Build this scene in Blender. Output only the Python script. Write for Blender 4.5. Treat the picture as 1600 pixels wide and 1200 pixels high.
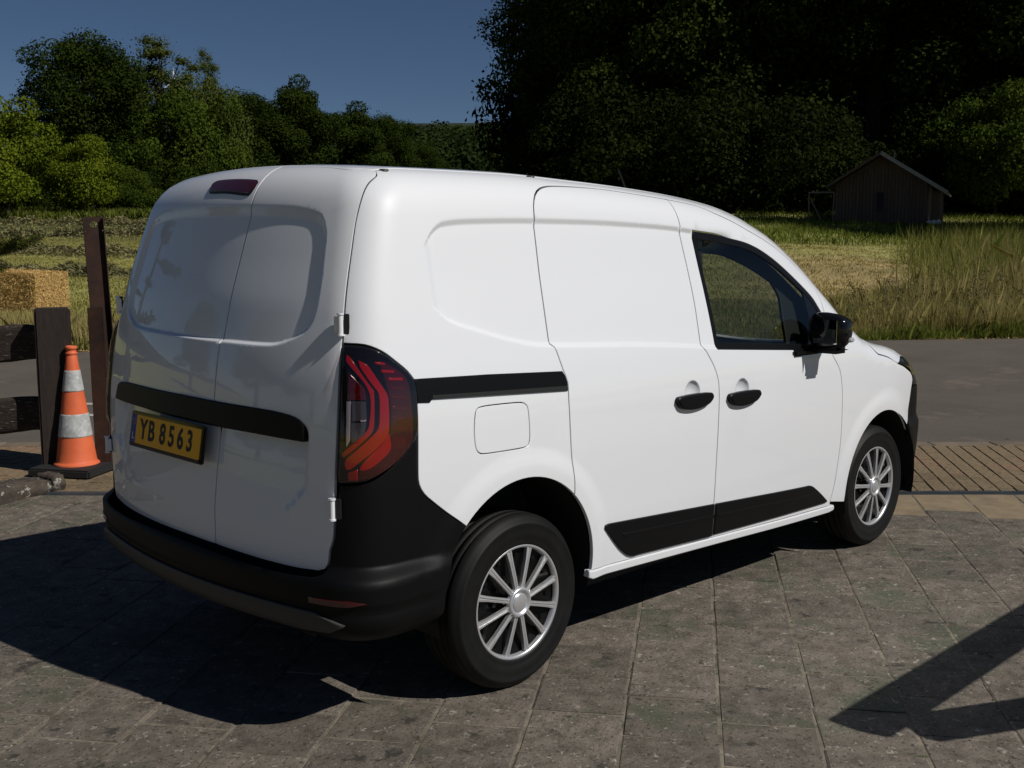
import bpy, bmesh, math, random
import numpy as np
from mathutils import Vector, Matrix
from mathutils.geometry import delaunay_2d_cdt
PI = math.pi
rng = np.random.default_rng(7); random.seed(7)
sc = bpy.context.scene
C = sc.collection
for o in list(bpy.data.objects): bpy.data.objects.remove(o)

# ------------------------------------------------------------------ camera, light, exposure
CAM = np.array([-2.7655, -3.6242, 1.6368])
YAW, PITCH, FPX = 0.7896, 0.1297, 1727.8
fw = np.array([math.cos(PITCH)*math.cos(YAW), math.cos(PITCH)*math.sin(YAW), -math.sin(PITCH)])
rt = np.cross(fw, [0, 0, 1]); rt /= np.linalg.norm(rt); up = np.cross(rt, fw)
cam = bpy.data.cameras.new('camera'); camo = bpy.data.objects.new('camera', cam); C.objects.link(camo)
camo.matrix_world = Matrix([[rt[0], up[0], -fw[0], CAM[0]], [rt[1], up[1], -fw[1], CAM[1]], [rt[2], up[2], -fw[2], CAM[2]], [0, 0, 0, 1]])
cam.sensor_width = 36; cam.lens = FPX/1600*36; cam.clip_start = .1; cam.clip_end = 9000
sc.camera = camo
SUNV = Vector((.31, -1.0, 1.0)).normalized()
SUN_EL = math.asin(SUNV.z); SUN_AZ = math.atan2(SUNV.x, SUNV.y)
w = bpy.data.worlds.new('World'); sc.world = w; w.use_nodes = True
nt = w.node_tree; bg = nt.nodes['Background']
sky = nt.nodes.new('ShaderNodeTexSky'); sky.sky_type = 'NISHITA'; sky.sun_disc = False
sky.sun_elevation = SUN_EL; sky.sun_rotation = SUN_AZ; sky.air_density = .72; sky.dust_density = .05; sky.ozone_density = 6.0; sky.altitude = 300
hsv = nt.nodes.new('ShaderNodeHueSaturation'); hsv.inputs['Saturation'].default_value = .98; hsv.inputs['Value'].default_value = .95
nt.links.new(sky.outputs[0], hsv.inputs['Color']); nt.links.new(hsv.outputs[0], bg.inputs[0]); bg.inputs[1].default_value = .05
sun = bpy.data.lights.new('sun', 'SUN'); suno = bpy.data.objects.new('sun', sun); C.objects.link(suno)
sun.energy = 5.0; sun.angle = math.radians(.53); sun.color = (1, .965, .915)
suno.rotation_euler = SUNV.to_track_quat('Z', 'Y').to_euler(); suno.location = (5, -15, 15)
vs = sc.view_settings; vs.view_transform = 'Standard'; vs.look = 'None'; vs.exposure = -.48; vs.gamma = 1
try: vs.use_curve_mapping = False
except Exception: pass
sc.cycles.max_bounces = 8; sc.cycles.transparent_max_bounces = 12

# ------------------------------------------------------------------ materials
def _n(nt, t, **kw):
    n = nt.nodes.new(t)
    for k, v in kw.items(): setattr(n, k, v)
    return n
def mat(name, col, rough=.5, metal=0, var=None, scale=4., detail=6, bump=0, bscale=60., coat=0, coatr=.03, spec=.5,
        coord='Object', rnd=0, stretch=None, trans=0, spots=None, alpha=None, ior=1.45):
    """principled material; var = second colour mixed by noise; rnd = value change per object; spots = (colour, scale, threshold)"""
    m = bpy.data.materials.new(name); m.use_nodes = True; nt = m.node_tree; b = nt.nodes['Principled BSDF']
    L = nt.links.new
    b.inputs['Roughness'].default_value = rough; b.inputs['Metallic'].default_value = metal
    b.inputs['Coat Weight'].default_value = coat; b.inputs['Coat Roughness'].default_value = coatr
    b.inputs['Specular IOR Level'].default_value = spec; b.inputs['IOR'].default_value = ior
    b.inputs['Transmission Weight'].default_value = trans
    b.inputs['Base Color'].default_value = (*col, 1)
    if var is None and not bump and not rnd and not spots: return m
    tc = _n(nt, 'ShaderNodeTexCoord'); geo = _n(nt, 'ShaderNodeNewGeometry')
    src = geo.outputs['Position'] if coord == 'World' else tc.outputs['Object']
    if stretch:
        mp = _n(nt, 'ShaderNodeMapping'); mp.inputs['Scale'].default_value = stretch; L(src, mp.inputs['Vector']); src = mp.outputs[0]
    out = None
    rgb = _n(nt, 'ShaderNodeRGB'); rgb.outputs[0].default_value = (*col, 1); out = rgb.outputs[0]
    if var is not None:
        nz = _n(nt, 'ShaderNodeTexNoise'); nz.inputs['Scale'].default_value = scale; nz.inputs['Detail'].default_value = detail; nz.inputs['Roughness'].default_value = .65
        L(src, nz.inputs['Vector'])
        cr = _n(nt, 'ShaderNodeMapRange'); cr.inputs['From Min'].default_value = .35; cr.inputs['From Max'].default_value = .65; L(nz.outputs['Fac'], cr.inputs['Value'])
        mx = _n(nt, 'ShaderNodeMix', data_type='RGBA'); L(cr.outputs[0], mx.inputs[0]); L(out, mx.inputs[6]); mx.inputs[7].default_value = (*var, 1); out = mx.outputs[2]
    if spots:
        for (sc_, ss, th, wd) in spots:
            nz = _n(nt, 'ShaderNodeTexNoise'); nz.inputs['Scale'].default_value = ss; nz.inputs['Detail'].default_value = 5; nz.inputs['Roughness'].default_value = .7; L(src, nz.inputs['Vector'])
            cr = _n(nt, 'ShaderNodeMapRange'); cr.inputs['From Min'].default_value = th; cr.inputs['From Max'].default_value = th+wd; L(nz.outputs['Fac'], cr.inputs['Value'])
            mx = _n(nt, 'ShaderNodeMix', data_type='RGBA'); L(cr.outputs[0], mx.inputs[0]); L(out, mx.inputs[6]); mx.inputs[7].default_value = (*sc_, 1); out = mx.outputs[2]
    if rnd:
        oi = _n(nt, 'ShaderNodeObjectInfo'); cr = _n(nt, 'ShaderNodeMapRange'); cr.inputs['To Min'].default_value = 1-rnd; cr.inputs['To Max'].default_value = 1+rnd
        L(oi.outputs['Random'], cr.inputs['Value']); hs = _n(nt, 'ShaderNodeHueSaturation'); L(cr.outputs[0], hs.inputs['Value']); L(out, hs.inputs['Color']); out = hs.outputs[0]
    L(out, b.inputs['Base Color'])
    if bump:
        nz = _n(nt, 'ShaderNodeTexNoise'); nz.inputs['Scale'].default_value = bscale; nz.inputs['Detail'].default_value = 5; nz.inputs['Roughness'].default_value = .6; L(src, nz.inputs['Vector'])
        bp = _n(nt, 'ShaderNodeBump'); bp.inputs['Strength'].default_value = 1; bp.inputs['Distance'].default_value = bump; L(nz.outputs['Fac'], bp.inputs['Height']); L(bp.outputs[0], b.inputs['Normal'])
    return m
def leafmat(name, c1, c2, scale=.35):
    m = bpy.data.materials.new(name); m.use_nodes = True; nt = m.node_tree; L = nt.links.new; b = nt.nodes['Principled BSDF']
    geo = _n(nt, 'ShaderNodeNewGeometry'); nz = _n(nt, 'ShaderNodeTexNoise'); nz.inputs['Scale'].default_value = scale; nz.inputs['Detail'].default_value = 7; nz.inputs['Roughness'].default_value = .75
    L(geo.outputs['Position'], nz.inputs['Vector'])
    cr = _n(nt, 'ShaderNodeMapRange'); cr.inputs['From Min'].default_value = .36; cr.inputs['From Max'].default_value = .66; L(nz.outputs['Fac'], cr.inputs['Value'])
    mx = _n(nt, 'ShaderNodeMix', data_type='RGBA'); L(cr.outputs[0], mx.inputs[0]); mx.inputs[6].default_value = (*c1, 1); mx.inputs[7].default_value = (*c2, 1)
    rp = _n(nt, 'ShaderNodeMapRange'); rp.inputs['To Min'].default_value = .78; rp.inputs['To Max'].default_value = 1.22; L(geo.outputs['Random Per Island'], rp.inputs['Value'])
    hs = _n(nt, 'ShaderNodeHueSaturation'); L(rp.outputs[0], hs.inputs['Value']); L(mx.outputs[2], hs.inputs['Color'])
    L(hs.outputs[0], b.inputs['Base Color']); b.inputs['Roughness'].default_value = .7; b.inputs['Specular IOR Level'].default_value = .04
    tr = _n(nt, 'ShaderNodeBsdfTranslucent'); L(hs.outputs[0], tr.inputs['Color']); ms = _n(nt, 'ShaderNodeMixShader'); ms.inputs[0].default_value = .25
    L(b.outputs[0], ms.inputs[1]); L(tr.outputs[0], ms.inputs[2]); L(ms.outputs[0], nt.nodes['Material Output'].inputs['Surface'])
    return m
M = {}
M['paint'] = mat('white_paint', (.79, .80, .82), .45, coat=1, coatr=.02, spec=.4)
M['black_plastic'] = mat('black_textured_plastic', (.0035, .0035, .0038), .5, bump=.0003, bscale=900, spec=.2)
M['trim'] = mat('dark_trim', (.0045, .0045, .005), .40, spec=.22)
M['gloss_black'] = mat('gloss_black', (.006, .006, .007), .07, spec=.5)
M['dark'] = mat('unlit_interior', (.012, .012, .012), .8)
M['gasket'] = mat('rubber_gasket', (.01, .01, .01), .7)
M['red'] = mat('red_lens', (.27, .003, .002), .12, coat=1)
M['red_dark'] = mat('dark_red_lens', (.055, .002, .0015), .15, coat=1)
M['clear'] = mat('clear_lens', (.42, .43, .44), .12, metal=.5, coat=1)
M['clear_dark'] = mat('smoked_lens', (.06, .065, .07), .1, metal=.3, coat=1)
M['brake'] = mat('brake_lens', (.06, .003, .004), .25, coat=1)
M['skid'] = mat('grey_skid_plastic', (.045, .043, .040), .5)
M['silver'] = mat('silver_hubcap', (.70, .70, .71), .32, metal=.7)
M['chrome'] = mat('chrome_bolt', (.8, .8, .8), .12, metal=1)
M['steel_black'] = mat('black_steel_wheel', (.004, .004, .004), .45, spec=.25)
M['tyre'] = mat('tyre_rubber', (.0045, .0045, .0045), .6, var=(.008, .0078, .0075), scale=9, bump=.0003, bscale=120, spec=.3)
M['plate'] = mat('plate_yellow', (1.0, .50, .015), .5)
M['plate_blue'] = mat('plate_blue', (.01, .04, .30), .4)
M['ink'] = mat('plate_ink', (.005, .005, .005), .5)
M['white_ink'] = mat('plate_white_ink', (.75, .75, .75), .5)
M['mirror'] = mat('mirror_glass', (.75, .78, .78), .02, metal=1)
M['amber'] = mat('clear_indicator', (.45, .45, .47), .12, coat=1)
M['seat'] = mat('seat_fabric', (.02, .022, .026), .9, var=(.035, .038, .045), scale=30, bump=.001, bscale=200)
M['dash'] = mat('dash_plastic', (.018, .018, .019), .6)
def glass(name, tint, t=.75):
    m = bpy.data.materials.new(name); m.use_nodes = True; nt = m.node_tree; L = nt.links.new
    for n in list(nt.nodes):
        if n.type == 'BSDF_PRINCIPLED': nt.nodes.remove(n)
    tr = _n(nt, 'ShaderNodeBsdfTransparent'); tr.inputs[0].default_value = (*tint, 1)
    gl = _n(nt, 'ShaderNodeBsdfGlossy'); gl.inputs['Roughness'].default_value = .01
    lw = _n(nt, 'ShaderNodeLayerWeight'); pw = _n(nt, 'ShaderNodeMath', operation='POWER'); L(lw.outputs['Facing'], pw.inputs[0]); pw.inputs[1].default_value = 5
    fr = _n(nt, 'ShaderNodeMath', operation='MULTIPLY_ADD'); L(pw.outputs[0], fr.inputs[0]); fr.inputs[1].default_value = .9; fr.inputs[2].default_value = .05
    ms = _n(nt, 'ShaderNodeMixShader'); L(fr.outputs[0], ms.inputs[0]); L(tr.outputs[0], ms.inputs[1]); L(gl.outputs[0], ms.inputs[2])
    L(ms.outputs[0], nt.nodes['Material Output'].inputs['Surface']); return m
M['glass'] = glass('tinted_glass', (.62, .68, .63))
M['lens_cover'] = glass('lens_cover', (.93, .80, .79))

# ------------------------------------------------------------------ object helpers
def me_of(name, V, Fs, m=None, smooth=False):
    me = bpy.data.meshes.new(name); me.from_pydata([tuple(map(float, v)) for v in V], [], [tuple(map(int, f)) for f in Fs])
    if m is not None:
        for k in (m if isinstance(m, (list, tuple)) else [m]): me.materials.append(k)
    if smooth: me.polygons.foreach_set('use_smooth', [True]*len(me.polygons))
    me.update(); return me
def obj(name, me, parent=None, loc=None):
    o = bpy.data.objects.new(name, me); C.objects.link(o)
    if parent is not None: o.parent = parent
    if loc is not None: o.location = loc
    return o
def tag(o, label=None, cat=None, group=None, kind=None):
    if label: o['label'] = label
    if cat: o['category'] = cat
    if group: o['group'] = group
    if kind: o['kind'] = kind
    return o
def empty(name, loc=(0, 0, 0), rz=0):
    o = bpy.data.objects.new(name, None); C.objects.link(o); o.location = loc; o.rotation_euler = (0, 0, rz); o.empty_display_size = .2
    return o
class MB:
    def __init__(s): s.V = []; s.F = []; s.S = []
    def add(s, V, Fs, sm=False):
        b = len(s.V); s.V += [tuple(v) for v in V]; s.F += [tuple(b+i for i in f) for f in Fs]; s.S += [sm]*len(Fs); return s
    def box(s, c, size, R=None, bev=0):
        x, y, z = [k/2 for k in size]
        if bev <= 0:
            V = [(i*x, j*y, k*z) for i in (-1, 1) for j in (-1, 1) for k in (-1, 1)]
            Fs = [(0, 1, 3, 2), (4, 6, 7, 5), (0, 4, 5, 1), (2, 3, 7, 6), (0, 2, 6, 4), (1, 5, 7, 3)]
        else:
            bm = bmesh.new(); bmesh.ops.create_cube(bm, size=1); bmesh.ops.scale(bm, vec=size, verts=bm.verts)
            bmesh.ops.bevel(bm, geom=list(bm.edges), offset=bev, segments=2, affect='EDGES')
            V = [tuple(v.co) for v in bm.verts]; bm.verts.index_update(); Fs = [tuple(v.index for v in f.verts) for f in bm.faces]; bm.free()
        c = Vector(c)
        V = [(R @ Vector(v) if R is not None else Vector(v)) + c for v in V]
        return s.add(V, Fs)
    def tube(s, pts, rad, n=8, caps=True, sm=True):
        pts = [Vector(p) for p in pts]; R = rad if isinstance(rad, (list, tuple)) else [rad]*len(pts); V = []; Fs = []
        ref = None
        for i, p in enumerate(pts):
            d = (pts[min(i+1, len(pts)-1)]-pts[max(i-1, 0)]).normalized()
            if ref is None: ref = d.orthogonal().normalized()
            a = (ref-d*ref.dot(d))
            a = a.normalized() if a.length > 1e-4 else d.orthogonal().normalized(); ref = a; b = d.cross(a)
            for k in range(n):
                t = 2*PI*k/n; V.append(p+(a*math.cos(t)+b*math.sin(t))*R[i])
        for i in range(len(pts)-1):
            for k in range(n): Fs.append((i*n+k, i*n+(k+1) % n, (i+1)*n+(k+1) % n, (i+1)*n+k))
        s.add(V, Fs, sm)
        if caps: s.add(V[:n], [tuple(reversed(range(n)))]); s.add(V[-n:], [tuple(range(n))])
        return s
    def lathe(s, prof, n=48, axis='y', sm=True, c=(0, 0, 0)):
        """prof = (radius, along axis)"""
        V = []
        for r, h in prof:
            for k in range(n):
                t = 2*PI*k/n
                V.append((c[0]+r*math.cos(t), c[1]+h, c[2]+r*math.sin(t)) if axis == 'y' else (c[0]+r*math.cos(t), c[1]+r*math.sin(t), c[2]+h))
        Fs = []
        for i in range(len(prof)-1):
            for k in range(n):
                q = (i*n+k, i*n+(k+1) % n, (i+1)*n+(k+1) % n, (i+1)*n+k)
                Fs.append(q if axis == 'z' else tuple(reversed(q)))
        return s.add(V, Fs, sm)
    def prism(s, poly, z0, z1, R=None, c=(0, 0, 0)):
        n = len(poly); V = [(x, y, z0) for x, y in poly]+[(x, y, z1) for x, y in poly]
        Fs = [tuple(reversed(range(n))), tuple(range(n, 2*n))]+[(i, (i+1) % n, n+(i+1) % n, n+i) for i in range(n)]
        V = [(R @ Vector(v) if R is not None else Vector(v))+Vector(c) for v in V]
        return s.add(V, Fs)
    def mesh(s, name, m): 
        me = me_of(name, s.V, s.F, m); me.polygons.foreach_set('use_smooth', s.S); me.update(); return me
    def build(s, name, m, parent=None, loc=None): return obj(name, s.mesh(name, m), parent, loc)
def rotz(a): return Matrix.Rotation(a, 3, 'Z')
# ---- materials of the place
M['stone'] = mat('grey_paver', (.190, .160, .128), .85, var=(.092, .077, .060), scale=11, detail=10, coord='World', rnd=.17, bump=.005, bscale=70,
    spots=[((.088, .095, .062), 1.4, .52, .12), ((.30, .27, .225), 17, .612, .03), ((.30, .275, .23), 42, .615, .03), ((.045, .038, .032), 60, .565, .05), ((.05, .045, .035), 7, .60, .05)])
M['stone_y'] = mat('sandstone_paver', (.30, .225, .135), .85, var=(.20, .155, .10), scale=6, coord='World', rnd=.14, bump=.0015, bscale=70, spots=[((.06, .05, .035), 30, .64, .06)])
M['brick'] = mat('clay_paver', (.205, .150, .085), .85, var=(.145, .110, .062), scale=22, coord='World', rnd=.20, bump=.002, bscale=60, spots=[((.215, .130, .078), 1.1, .53, .12), ((.09, .055, .035), 34, .56, .05), ((.34, .26, .17), 46, .63, .04)])
M['kerb'] = mat('kerb_stone', (.21, .165, .115), .85, var=(.14, .11, .08), scale=5, coord='World', rnd=.1, bump=.001, bscale=60)
M['joint'] = mat('joint_sand', (.26, .22, .165), .95, var=(.07, .062, .045), scale=7, detail=8, coord='World', bump=.003, bscale=90, spots=[((.05, .065, .02), 5, .60, .06)])
M['asphalt'] = mat('dusty_asphalt', (.120, .100, .080), .85, var=(.100, .084, .068), scale=1.3, detail=9, coord='World', bump=.0025, bscale=160, spots=[((.20, .165, .135), 55, .60, .04), ((.085, .070, .058), .45, .50, .14), ((.145, .118, .092), .9, .56, .08), ((.05, .042, .036), 3.2, .66, .02)])
M['drain'] = mat('drain_metal', (.085, .10, .115), .55, metal=.3, var=(.05, .055, .06), scale=9, coord='World', bump=.001, bscale=80)
M['white_paint_line'] = mat('road_marking', (.55, .53, .49), .8, var=(.35, .33, .30), scale=9, coord='World')
M['wood'] = mat('weathered_dark_wood', (.016, .010, .008), .85, var=(.030, .020, .016), scale=5, detail=8, stretch=(9, 9, 1.2), bump=.004, bscale=16)
M['log'] = mat('lichened_log', (.022, .014, .010), .9, var=(.045, .032, .024), scale=6, detail=8, stretch=(1.2, 8, 8), bump=.005, bscale=14, spots=[((.22, .20, .17), 14, .60, .04)])
M['rust'] = mat('rusty_steel', (.018, .0070, .0040), .75, var=(.048, .018, .009), scale=7, bump=.001, bscale=60, spots=[((.045, .017, .008), 5, .62, .1)])
M['orange'] = mat('cone_orange', (.74, .155, .055), .6, var=(.62, .12, .045), scale=6, spots=[((.35, .07, .03), 26, .66, .06)])
M['reflective'] = mat('reflective_band', (.52, .53, .52), .6, var=(.30, .31, .30), scale=14, spots=[((.68, .69, .67), 60, .58, .06)])
M['rubber'] = mat('recycled_rubber', (.014, .014, .014), .85, bump=.002, bscale=60)
M['straw'] = mat('straw', (.56, .35, .11), .8, var=(.30, .175, .05), scale=26, detail=8, bump=.012, bscale=45)
M['straw_b'] = mat('straw_stalk', (.70, .48, .18), .7, rnd=0, var=(.42, .26, .085), scale=20)
M['field'] = mat('mown_field', (.37, .34, .105), .95, var=(.27, .27, .078), scale=.35, detail=12, coord='World', bump=.05, bscale=7, spots=[((.20, .165, .07), 1.6, .55, .12), ((.06, .072, .022), 3.5, .58, .10)])
M['hut'] = mat('weathered_hut_board', (.13, .088, .070), .9, var=(.085, .062, .052), scale=3, stretch=(6, 6, .7), rnd=.12)
M['hut_roof'] = mat('hut_roof_sheet', (.16, .16, .165), .6)
M['hut_glass'] = mat('hut_window', (.012, .016, .035), .1)
M['lit_pale_wood'] = mat('lit_pale_post', (.20, .15, .115), .8)  # brighter wood colour stands in for light on the hut's porch edge
M['white_bag'] = mat('white_sack', (.65, .65, .63), .7)
M['turbine'] = mat('turbine_white', (.8, .8, .8), .4)
M['bark'] = mat('bark', (.038, .028, .020), .95, var=(.06, .045, .03), scale=3, bump=.03, bscale=5)
M['leaf_dark'] = leafmat('leaf_dark_oak', (.015, .027, .004), (.044, .066, .008))
M['leaf_forest'] = leafmat('leaf_forest', (.012, .021, .004), (.052, .074, .010), .22)
M['leaf_mid'] = leafmat('leaf_mid', (.036, .062, .007), (.082, .115, .013))
M['leaf_bright'] = leafmat('leaf_bright', (.080, .112, .008), (.150, .185, .014))
M['leaf_olive'] = leafmat('leaf_olive', (.055, .076, .016), (.11, .13, .026))
M['leaf_hill'] = leafmat('leaf_hill', (.018, .032, .008), (.036, .054, .012), .05)
M['grass_dry'] = leafmat('grass_dry', (.27, .235, .075), (.46, .38, .155), 1.2)
M['grass_green'] = leafmat('grass_green', (.105, .135, .020), (.215, .245, .048), .8)
M['hay'] = leafmat('cut_hay', (.17, .16, .075), (.30, .275, .13), .8)
M['spruce'] = leafmat('spruce_needles', (.060, .085, .014), (.14, .15, .025), 6)
M['weedhead'] = mat('seed_head', (.10, .055, .022), .9)
M['umbel'] = mat('white_umbel', (.5, .5, .42), .8)
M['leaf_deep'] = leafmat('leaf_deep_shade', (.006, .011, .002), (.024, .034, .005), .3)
M['outer_lens'] = mat('outer_dark_lens', (.035, .0015, .001), .10, coat=1)
M['barge'] = mat('lit_grey_barge_board', (.30, .29, .28), .7)
M['brick_bed'] = mat('brick_bed', (.085, .060, .036), .95, var=(.03, .03, .014), scale=8, coord='World')
M['rough_stone'] = mat('rough_lichened_stone', (.085, .066, .050), .95, var=(.04, .032, .026), scale=12, detail=10, coord='World', bump=.008, bscale=30, spots=[((.34, .32, .28), 13, .58, .04), ((.06, .075, .03), 5, .58, .06)])
M['hay_grass'] = leafmat('hay_field_grass', (.24, .235, .07), (.40, .36, .12), .9)
# ------------------------------------------------------------------ van body reference surface
def curve(pts):
    xs=np.array([p[0] for p in pts],float);ys=np.array([p[1] for p in pts],float)
    h=np.diff(xs);s=np.diff(ys)/h
    m=np.zeros(len(xs));m[0]=s[0];m[-1]=s[-1]
    for i in range(1,len(xs)-1):
        if s[i-1]*s[i]>0: m[i]=2*s[i-1]*s[i]/(s[i-1]+s[i]) if False else (3*(h[i-1]+h[i]))/((2*h[i]+h[i-1])/s[i-1]+(h[i]+2*h[i-1])/s[i])
    def f(x):
        x=np.asarray(x,float);i=np.clip(np.searchsorted(xs,x)-1,0,len(h)-1)
        t=(x-xs[i])/h[i];t=np.clip(t,-.5,1.5)
        return (2*t**3-3*t**2+1)*ys[i]+(t**3-2*t**2+t)*h[i]*m[i]+(-2*t**3+3*t**2)*ys[i+1]+(t**3-t**2)*h[i]*m[i+1]
    return f
def sst(a,b,x):
    t=np.clip((x-a)/(b-a),0,1);return t*t*(3-2*t)
Wz=curve([(0,.83),(.2,.872),(.35,.892),(.6,.908),(.85,.915),(1.0,.912),(1.15,.898),(1.3,.872),(1.5,.83),(1.7,.785),(1.85,.745),(2.1,.67)])
TAP=curve([(-1,.03),(-.6,.012),(-.2,0),(1.6,0),(2.2,.012),(2.8,.03),(3.2,.075),(3.5,.16),(4,.4)])
TAPU=curve([(-1,0),(1.0,0),(1.6,.012),(2.2,.045),(2.8,.10),(4,.2)])
def W(x,z): return Wz(z)-TAP(x)-TAPU(x)*sst(1.05,1.5,z)
Xc=curve([(0,-.80),(.3,-.83),(.6,-.846),(.9,-.845),(1.15,-.825),(1.4,-.775),(1.6,-.715),(1.8,-.645),(2.0,-.57)])
def Xr(y,z): return Xc(z)+.155*y*y
Tc=curve([(-1.2,1.825),(-.8,1.857),(-.4,1.878),(.1,1.882),(.5,1.868),(.95,1.843),(1.4,1.796),(1.75,1.703),(2.05,1.565),(2.3,1.393),(2.5,1.225),(2.66,1.118),(2.8,1.078),(2.98,1.047),(3.2,.985),(3.4,.90),(3.6,.79),(4,.5)])
AX=curve([(0,0),(1.2,0),(2.0,.25),(2.8,.4),(3.4,.5),(4,.5)])
def T(x,y): return Tc(x-AX(x)*(.46-y*y))+(.03-.085*sst(1.9,2.7,x))*(1-y*y/.46)
Xfz=curve([(0,3.50),(.25,3.57),(.5,3.62),(.7,3.61),(.95,3.55),(1.3,3.4)])
def Xf(y,z): return Xfz(z)-.16*y*y
def smax(a,b,k):
    h=np.maximum(k-np.abs(a-b),0);return np.maximum(a,b)+h*h/(4*k)
def F(p):
    x,y,z=p[...,0],p[...,1],p[...,2]
    s=np.abs(y)-W(x,z);r=Xr(y,z)-x;t=z-T(x,y);f=x-Xf(y,z)
    v=smax(s,r,.13);v=smax(v,t,.13);return smax(v,f,.32)
XB,XA,YS,R0=-.45,3.0,.55,.30
def ZS(x): return np.minimum(1.45,T(np.clip(x,XB,XA),.55)-.32)
U2=XB-PI*R0-2*YS
UF=XA+PI*R0+2*YS
def MIR(u): return XB+U2-u
def chart(u,v):
    u=np.asarray(u,float);v=np.asarray(v,float)
    s=np.maximum(XB-u,0);q=np.maximum(u-XA,0)
    th=np.clip(s/R0,0,PI/2)+np.clip((s-R0*PI/2-2*YS)/R0,0,PI/2)-np.clip(q/R0,0,PI/2)-np.clip((q-R0*PI/2-2*YS)/R0,0,PI/2)
    oy=-YS+np.clip(s-R0*PI/2,0,2*YS)+np.clip(q-R0*PI/2,0,2*YS)
    ox=np.clip(u,XB,XA)+np.maximum(U2-u,0)-np.maximum(u-UF,0)
    zs=ZS(ox);oz=np.minimum(v,zs);a=np.clip((v-zs)/R0,0,PI/2)
    hx=-np.sin(th);hy=-np.cos(th)
    return np.stack([ox,oy,oz],-1),np.stack([hx*np.cos(a),hy*np.cos(a),np.sin(a)],-1)
def solve(o,d,t0,t1,n=36):
    a=np.full(o.shape[:-1],t0,float);b=np.full(o.shape[:-1],t1,float)
    for _ in range(n):
        m=(a+b)/2;i=F(o+d*m[...,None])<0
        a=np.where(i,m,a);b=np.where(i,b,m)
    return (a+b)/2
def S(u,v):
    o,d=chart(u,v);return o+d*solve(o,d,0,1.3)[...,None]
def inv(p):
    x,y,z=p[...,0],p[...,1],p[...,2]
    ox=np.clip(x,XB,XA);zs=ZS(ox)
    # corner/rear
    dx=x-ox
    rear=(x<XB)&(y>-YS);front=(x>XA)&(y>-YS)
    ang=np.arctan2(np.abs(dx),-(y+YS))
    u=np.where(rear,XB-R0*PI/2-(y+YS),np.where(front,XA+R0*PI/2+(y+YS),np.where(x<XB,XB-R0*ang,np.where(x>XA,XA+R0*ang,x))))
    hd=np.where(rear|front,np.abs(dx),np.hypot(dx,-(y+YS)))
    v=np.where(z<zs,z,zs+R0*np.arctan2(z-zs,hd))
    return np.stack([u,v],-1)
# ------------------------------------------------------------------ panels cut from the body surface
def cr(pts, step=.02, closed=False):
    """centripetal-ish smooth curve through points, resampled"""
    P = [np.array(p, float) for p in pts]
    if len(P) < 3: 
        n = max(1, int(np.linalg.norm(P[1]-P[0])/step)); return [tuple(P[0]+(P[1]-P[0])*i/n) for i in range(n+1)]
    out = []
    for i in range(len(P)-1):
        a = P[i-1] if i > 0 else 2*P[0]-P[1]; b, c = P[i], P[i+1]; d = P[i+2] if i+2 < len(P) else 2*P[-1]-P[-2]
        t1 = (c-a)*.5; t2 = (d-b)*.5; L = np.linalg.norm(c-b)
        m1 = np.linalg.norm(t1); m2 = np.linalg.norm(t2)
        if m1 > L: t1 *= L/m1
        if m2 > L: t2 *= L/m2
        n = max(1, int(round(L/step)))
        for k in range(n):
            t = k/n; out.append(tuple((2*t**3-3*t**2+1)*b+(t**3-2*t*t+t)*t1+(-2*t**3+3*t*t)*c+(t**3-t*t)*t2))
    out.append(tuple(P[-1])); return out
def ln(*pts, step=.02):
    out = []
    for a, b in zip(pts[:-1], pts[1:]): out += cr([a, b], step)
    return out
def arc(c, r, a0, a1, n=24): return [(c[0]+r*math.cos(math.radians(a0+(a1-a0)*i/n)), c[1]+r*math.sin(math.radians(a0+(a1-a0)*i/n))) for i in range(n+1)]
def rrect(u0, u1, v0, v1, r, n=5):
    o = []
    for cx, cy, a in ((u1-r, v1-r, 0), (u0+r, v1-r, 90), (u0+r, v0+r, 180), (u1-r, v0+r, 270)): o += arc((cx, cy), r, a, a+90, n)
    return o
def clean(poly, eps=.003):
    out = []
    for p in poly:
        if not out or math.hypot(p[0]-out[-1][0], p[1]-out[-1][1]) > eps: out.append((float(p[0]), float(p[1])))
    while math.hypot(out[0][0]-out[-1][0], out[0][1]-out[-1][1]) < eps: out.pop()
    a = sum(out[i-1][0]*out[i][1]-out[i][0]*out[i-1][1] for i in range(len(out)))
    return out if a > 0 else out[::-1]
def dens(poly, step):
    out = []
    for i in range(len(poly)):
        a, b = poly[i], poly[(i+1) % len(poly)]; n = max(1, int(math.ceil(math.hypot(b[0]-a[0], b[1]-a[1])/step)))
        out += [(a[0]+(b[0]-a[0])*k/n, a[1]+(b[1]-a[1])*k/n) for k in range(n)]
    return out
def inset(poly, d):
    """move a ccw polygon inwards by d (outwards when negative)"""
    P = np.array(poly); a = P-np.roll(P, 1, 0); b = np.roll(P, -1, 0)-P
    na = np.stack([-a[:, 1], a[:, 0]], 1)/np.linalg.norm(a, axis=1)[:, None]; nb = np.stack([-b[:, 1], b[:, 0]], 1)/np.linalg.norm(b, axis=1)[:, None]
    m = na+nb; m /= np.maximum(np.linalg.norm(m, axis=1), 1e-6)[:, None]; c = np.clip((m*na).sum(1), .5, 1)
    return [tuple(q) for q in P+m*(d/c)[:, None]]
def pip(P, poly):
    P = np.asarray(P); x, y = P[:, 0], P[:, 1]; ins = np.zeros(len(P), bool); n = len(poly)
    for i in range(n):
        x1, y1 = poly[i]; x2, y2 = poly[(i+1) % n]
        if y1 == y2: continue
        c = ((y1 > y) != (y2 > y)) & (x < (x2-x1)*(y-y1)/(y2-y1)+x1); ins ^= c
    return ins
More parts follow.
